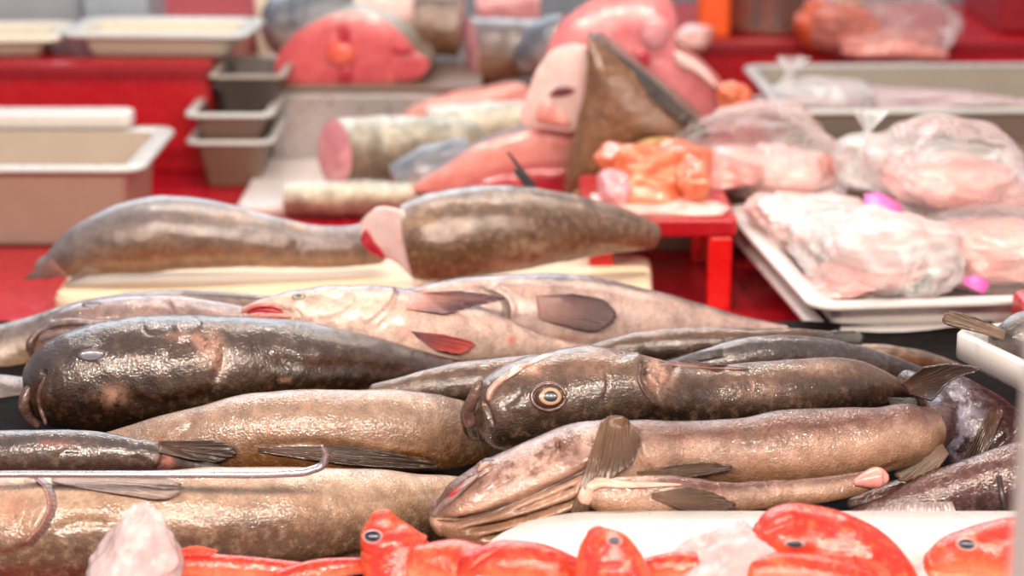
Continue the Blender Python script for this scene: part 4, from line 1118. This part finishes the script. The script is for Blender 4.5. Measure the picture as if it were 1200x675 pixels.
bag('clear bag over the thick pale slab, pink tape at its corner', 1165, 290, 92, 48, 2.78, .13, seed=66, floor=wfl, tape=[(1126, 326, 2.64), (1144, 322, 2.64), (1160, 330, 2.63), (1152, 345, 2.62), (1142, 340, 2.62), (1130, 334, 2.63)])
meat('rosy fish piece in the uppermost bag', 1125, 214, 82, 34, 2.98, .11, X_blush, 67)
bag('full clear bag leaning on top of the others at the right edge', 1118, 200, 94, 56, 2.98, .15, mat=BAG, lump=.2, seed=168, neck=(1062, 192, 40))
bag('small knotted milky bag between the two big bags', 1014, 190, 36, 36, 3.10, .06, mat=BAGM, seed=69, neck=(1014, 164, 30))

# grey tray with bagged ice, behind
tray('display_tray', 'grey tray holding bagged ice at the right back', .83, 3.90, TABLE, .68, .52, .17, math.radians(2), PL_grey, rim=.022, rad=.04, taper=.03, rimmat=PL_greyrim, group='trays on the counter')
o = blob('ice_heap', None, 1050, 117, 118, 13, 3.86, .10, M_ice, lump=.3, freq=1.5, seed=71); tag(o, 'low white ice heap inside the grey tray', 'ice'); 
bag('milky bag thrown over the ice in the grey tray', 968, 112, 62, 20, 3.80, .09, mat=BAGM, seed=72, neck=(922, 98, 28))

# pot, post, bag of red fish on the right shelf
pr = thing('steel_pot', 'large steel pot standing on the right shelf behind the flesh', 'pot', (.60, 4.59, TABLE + .175))
def lathe(name, cx, cy, z0, prof, mat, parent, k=48):
    vs = [(cx + r_ * math.cos(2 * math.pi * j / k), cy + r_ * math.sin(2 * math.pi * j / k), z0 + z) for r_, z in prof for j in range(k)]
    return mesh_obj(name, vs, grid_faces(len(prof), k) + [tuple(range(k))[::-1]], mat, parent)
lathe('body', .60, 4.59, TABLE + .175, [(.10, 0), (.122, .006), (.125, .02), (.125, .2), (.132, .205), (.132, .21), (.122, .21), (.121, .02), (.001, .012)], PL_steel, pr)
tube('handle', pr, [(.48, 4.57, .905 + .15), (.45, 4.55, .905 + .15), (.45, 4.55, .905 + .12), (.48, 4.57, .905 + .12)], .006, PL_steel, k=10)
o = boxm('wooden_post', .76, 4.50, TABLE + .175, .055, .05, .5, PL_wood, bev=.004); tag(o, 'pale wooden post right of the steel pot', 'post')
meat('red orange fish inside the bag on the right shelf', 985, 30, 44, 34, 4.36, .06, flesh('brick_orange_flesh', S(176, 66, 40), S(206, 96, 62), S(230, 150, 120)), 73)
meat('crimson fish piece inside the bag on the right shelf', 1040, 52, 66, 18, 4.33, .06, X_pink, 74)
bag('clear bag of red fish standing on the right shelf', 1030, 28, 86, 46, 4.36, .09, mat=BAG, seed=75, neck=(1090, -10, 40))

# white box with a fish at the right edge, on a crate
o = boxm('red_crate', .86, 2.28, TABLE, .40, .5, .145, PL_red, bev=.01); tag(o, 'red crate under the white box at the right edge', 'crate')
fr = np.array((.503, 2.191)); er = np.array((.557, 2.06)) - fr; er /= np.linalg.norm(er)
nr = np.array((-er[1], er[0]))
rt_ = math.atan2(er[1], er[0])
c2 = fr + er * .17 + nr * .29
tray('white_tray', 'small white tray with a dark fish at the right edge', c2[0], c2[1], .878, .34, .58, .045, rt_, PLW, rim=.012, rad=.025, taper=.004, group='white trays', lip=.03)
PF = Body([(1172, 400, 18, 2.17), (1186, 399, 29, 2.165), (1215, 398, 35, 2.16), (1260, 398, 38, 2.15), (1310, 398, 30, 2.14)], n=120, k=64, roll=10, seed=81, cap0=.8)
rP = fish('whole_fish', 'mottled fish with a brown tail fin lying in the small white tray', PF, M_slate)
fin('tail_fin', rP, [], [(1180, 388), (1176, 398)], [(1140, 372), (1106, 368), (1104, 374), (1130, 382)], F_brown, d=2.15, rays=9, thick=.004)

# grey post at the right edge, close to the camera
o = boxm('stall_post', .3415, 1.15, 0, .05, .05, 2.2, PL_post, bev=.005); tag(o, 'blurred grey stall post close by at the right edge', 'post')

# ================================================================== front row: plate, red fish, ice
tray('white_plate', 'long white plate of red fish in the front', .385, 1.68, .801, .84, .36, .034, math.radians(0), PL_white, rim=.045, rad=.13, taper=.03, lip=.006, cat='plate')
RED = 'red fish in the front row'
def redfish(label, spine, mat, roll=0, eyes=(), fins=(), seed=1, ops=None, n=120, **kw):
    b = Body(spine, n=n, k=72, roll=roll, seed=seed, lump=.0016, **kw)
    if ops: ops(b)
    r = thing('red_fish', label, 'fish', b.base(), RED)
    b.build('body', mat, r)
    for x, y, rx, ry in eyes: eye(r, b, x, y, rx, ry, E_black, dome=.7, lift=.001)
    for bs, tp in fins: fin('fin', r, [b], bs, tp, F_orange, rays=7, lift=.002, tiplift=.006)
    return r, b
redfish('slim shiny red fish in the front, right of the tall ice lump', [(170, 664, 14, 1.80), (220, 662, 16, 1.80), (280, 665, 14, 1.80), (340, 670, 12, 1.80), (400, 676, 9, 1.80)], M_redskin2, 0, fins=[([(204, 651), (246, 652)], [(206, 646), (226, 640), (256, 645)])], seed=91)
redfish('second slim red fish low in front of the pale brown fish', [(330, 682, 14, 1.78), (370, 672, 16, 1.785), (410, 664, 12, 1.79), (440, 662, 7, 1.80)], M_redskin2, 0, seed=92)
redfish('upright red fish head with a dark eye, left of the wrinkled jaw', [(447, 602, 14, 1.80), (450, 618, 26, 1.80), (458, 640, 38, 1.795), (470, 668, 48, 1.79), (482, 710, 54, 1.78)], M_redskin, 90, eyes=[(437, 629, 13, 9)], seed=93, cap0=.4, fins=[([(492, 640), (496, 656)], [(520, 640), (536, 652), (530, 672)])],
        ops=lambda b: (b.groove([(420, 645), (440, 652), (462, 640)], 3, .003), b.step([(500, 625), (490, 650), (496, 675)], w=16, height=.004, side=1), b.bulge(438, 629, (16, 12), .003)))
redfish('red fish back lying between two red heads', [(490, 664, 26, 1.75), (530, 668, 36, 1.745), (580, 682, 40, 1.73)], M_redskin, 0, seed=94, cap0=.6)
redfish('orange red fish under the end of the white plate rim', [(556, 670, 26, 1.72), (595, 666, 33, 1.715), (635, 670, 33, 1.71), (672, 680, 28, 1.71)], M_redskin2, 0, seed=95, cap0=.8, fins=[([(560, 660), (590, 640)], [(548, 668), (562, 652)])])
redfish('red fish head pointing up with a black eye, in front of the plate rim', [(697, 622, 10, 1.68), (702, 634, 24, 1.68), (711, 656, 38, 1.675), (722, 690, 46, 1.67), (732, 730, 50, 1.66)], M_redskin, 90, eyes=[(720, 634, 10, 6)], seed=96, cap0=.5,
        ops=lambda b: (b.groove([(690, 640), (700, 650), (712, 640)], 2, .002), b.step([(745, 640), (740, 660), (748, 680)], w=14, height=.004, side=1), b.groove([(680, 660), (705, 664), (730, 662)], 2.5, .003), b.bulge(721, 633, (14, 9), .004)))
redfish('dark red fish lying between the black-eyed head and the ice', [(740, 672, 12, 1.735), (775, 666, 18, 1.735), (820, 668, 20, 1.735), (870, 680, 18, 1.735)], M_redskin2, 0, seed=97)
redfish('large red fish head beside the right ice lump', [(894, 640, 30, 1.74), (912, 636, 42, 1.74), (944, 640, 48, 1.74), (984, 655, 52, 1.735), (1020, 685, 54, 1.73), (1040, 720, 50, 1.73)], M_redskin, 20, eyes=[(931, 637, 13, 5)], seed=98, cap0=.4, fins=[([(1000, 650), (1004, 664)], [(1030, 660), (1046, 676), (1030, 690)])],
        ops=lambda b: (b.groove([(893, 622), (915, 612), (932, 606)], 3, .004), b.groove([(893, 648), (925, 646), (960, 650)], 3, .003), b.step([(985, 605), (1010, 625), (1030, 660)], w=16, height=.004, side=1), b.bulge(931, 634, (18, 9), .003)))
redfish('red fish lying lower in front of the large red head', [(886, 676, 22, 1.70), (915, 673, 28, 1.70), (960, 680, 32, 1.695), (1010, 698, 34, 1.69)], M_redskin, 0, seed=99, cap0=.6)
redfish('red fish with a golden glint by its eye in the bottom right corner', [(1092, 662, 18, 1.74), (1110, 656, 28, 1.74), (1145, 650, 36, 1.74), (1190, 648, 42, 1.735), (1250, 655, 46, 1.73)], M_redskin, 20, eyes=[(1133, 638, 13, 8)], seed=100, cap0=.6, fins=[([(1176, 640), (1178, 656)], [(1206, 640), (1222, 654), (1206, 668)])],
        ops=lambda b: (b.groove([(1085, 668), (1110, 674), (1140, 672)], 3, .003), b.bulge(1133, 638, (17, 11), .004)))

def ice(label, px, py, rx, ry, d, depth, seed, sharp=.4, floor=None, tops=None):
    """a jagged lump of frozen chips"""
    c = P(px, py, d); s = mpp(c); r_ = random.Random(seed)
    n, k = 44, 64
    ph = np.linspace(.03, math.pi - .03, n); th = np.linspace(0, 2 * math.pi, k, endpoint=False)
    PH, TH = np.meshgrid(ph, th, indexing='ij')
    U = np.stack([np.sin(PH) * np.cos(TH), np.sin(PH) * np.sin(TH), np.cos(PH)], -1)
    rs = np.random.RandomState(seed)
    m = np.full(U.shape[:2], 9.0)
    for _ in range(34):
        nn = rs.normal(size=3); nn /= np.linalg.norm(nn)
        q = U @ nn
        m = np.minimum(m, np.where(q > .15, rs.uniform(.72, 1.0) / np.maximum(q, .15), 9))
    m = np.minimum(m, 1.15) * (1 + wob(U, .06, 11, seed, 3))
    V = np.stack([U[..., 0] * rx * s * m, -U[..., 1] * depth * m, U[..., 2] * ry * s * m], -1)
    if tops:                       # taper towards the peak
        z = V[..., 2] / (ry * s); f = 1 - tops * np.clip((z + .3) / 1.3, 0, 1); V[..., 0] *= f; V[..., 1] *= f
        V[..., 0] += (z > -1) * (z + 1) * rx * s * .22
    W = c + V
    if floor is not None: W[..., 2] = np.maximum(W[..., 2], floor)
    o = mesh_obj('ice_lump', W.reshape(-1, 3), grid_faces(n, k) + [tuple(range(k))[::-1], tuple((n - 1) * k + j for j in range(k))], M_ice)
    tag(o, label, 'ice', 'ice lumps in the front row')
ice('tall pointed pinkish ice lump at the front left', 140, 657, 76, 78, 1.775, .05, 121, tops=.66, floor=.802)
ice('broad ice lump beside the large red fish head', 838, 668, 82, 66, 1.74, .05, 127, tops=.3, floor=.806)
# ================================================================== light and camera
def light(name, typ, loc, power, color, size=.1, aim=None):
    l = bpy.data.lights.new(name, typ); l.energy = power; l.color = color
    if typ == 'AREA': l.shape = 'RECTANGLE'; l.size = size[0]; l.size_y = size[1]
    else: l.shadow_soft_size = size
    o = bpy.data.objects.new(name, l); COL.objects.link(o); o.location = loc
    if aim is not None:
        o.rotation_euler = (Vector(aim) - Vector(loc)).to_track_quat('-Z', 'Y').to_euler()
    return o
WARM = (1.0, .83, .68)
for i, (x, y, z, p) in enumerate(((-1.0, .35, 2.12, 36), (-.5, .3, 2.1, 36), (0, .3, 2.1, 36), (.5, .3, 2.1, 36), (1.0, .35, 2.12, 36), (-.5, 2.9, 2.5, 14), (.2, 2.95, 2.5, 14), (.85, 3.0, 2.5, 14))):
    light('stall_bulb', 'POINT', (x, y, z), p, WARM, .03)
for y, z, p, ly in ((.20, 2.05, 16, 2.6), (2.9, 2.45, 16, 3.0)):
    light('lamp_tube', 'AREA', (0, y, z), p, WARM, (2.6, .05), (0, ly, .8))
light('daylight_back', 'AREA', (-1.0, 6.0, 3.4), 80, (.84, .91, 1.0), (4.0, 2.0), (0, 2.4, .8))
w = bpy.data.worlds.new('market_daylight'); SC.world = w; w.use_nodes = True
bg = w.node_tree.nodes['Background']; bg.inputs[0].default_value = (.92, .93, 1.0, 1); bg.inputs[1].default_value = .26

cam = bpy.data.cameras.new('camera'); co = bpy.data.objects.new('camera', cam); COL.objects.link(co)
co.location = tuple(CAM); co.rotation_euler = (math.radians(90) - PITCH, 0, 0)
cam.lens = 70; cam.sensor_width = 36; cam.clip_start = .05; cam.clip_end = 60
cam.dof.use_dof = True
cam.dof.focus_distance = float((P(640, 480, 2.05) - CAM) @ FWD); cam.dof.aperture_fstop = 3.1
SC.camera = co
SC.view_settings.view_transform = 'Standard'; SC.view_settings.look = 'None'
SC.view_settings.exposure = 0.55; SC.view_settings.gamma = 1.0
SC.view_settings.use_curve_mapping = False
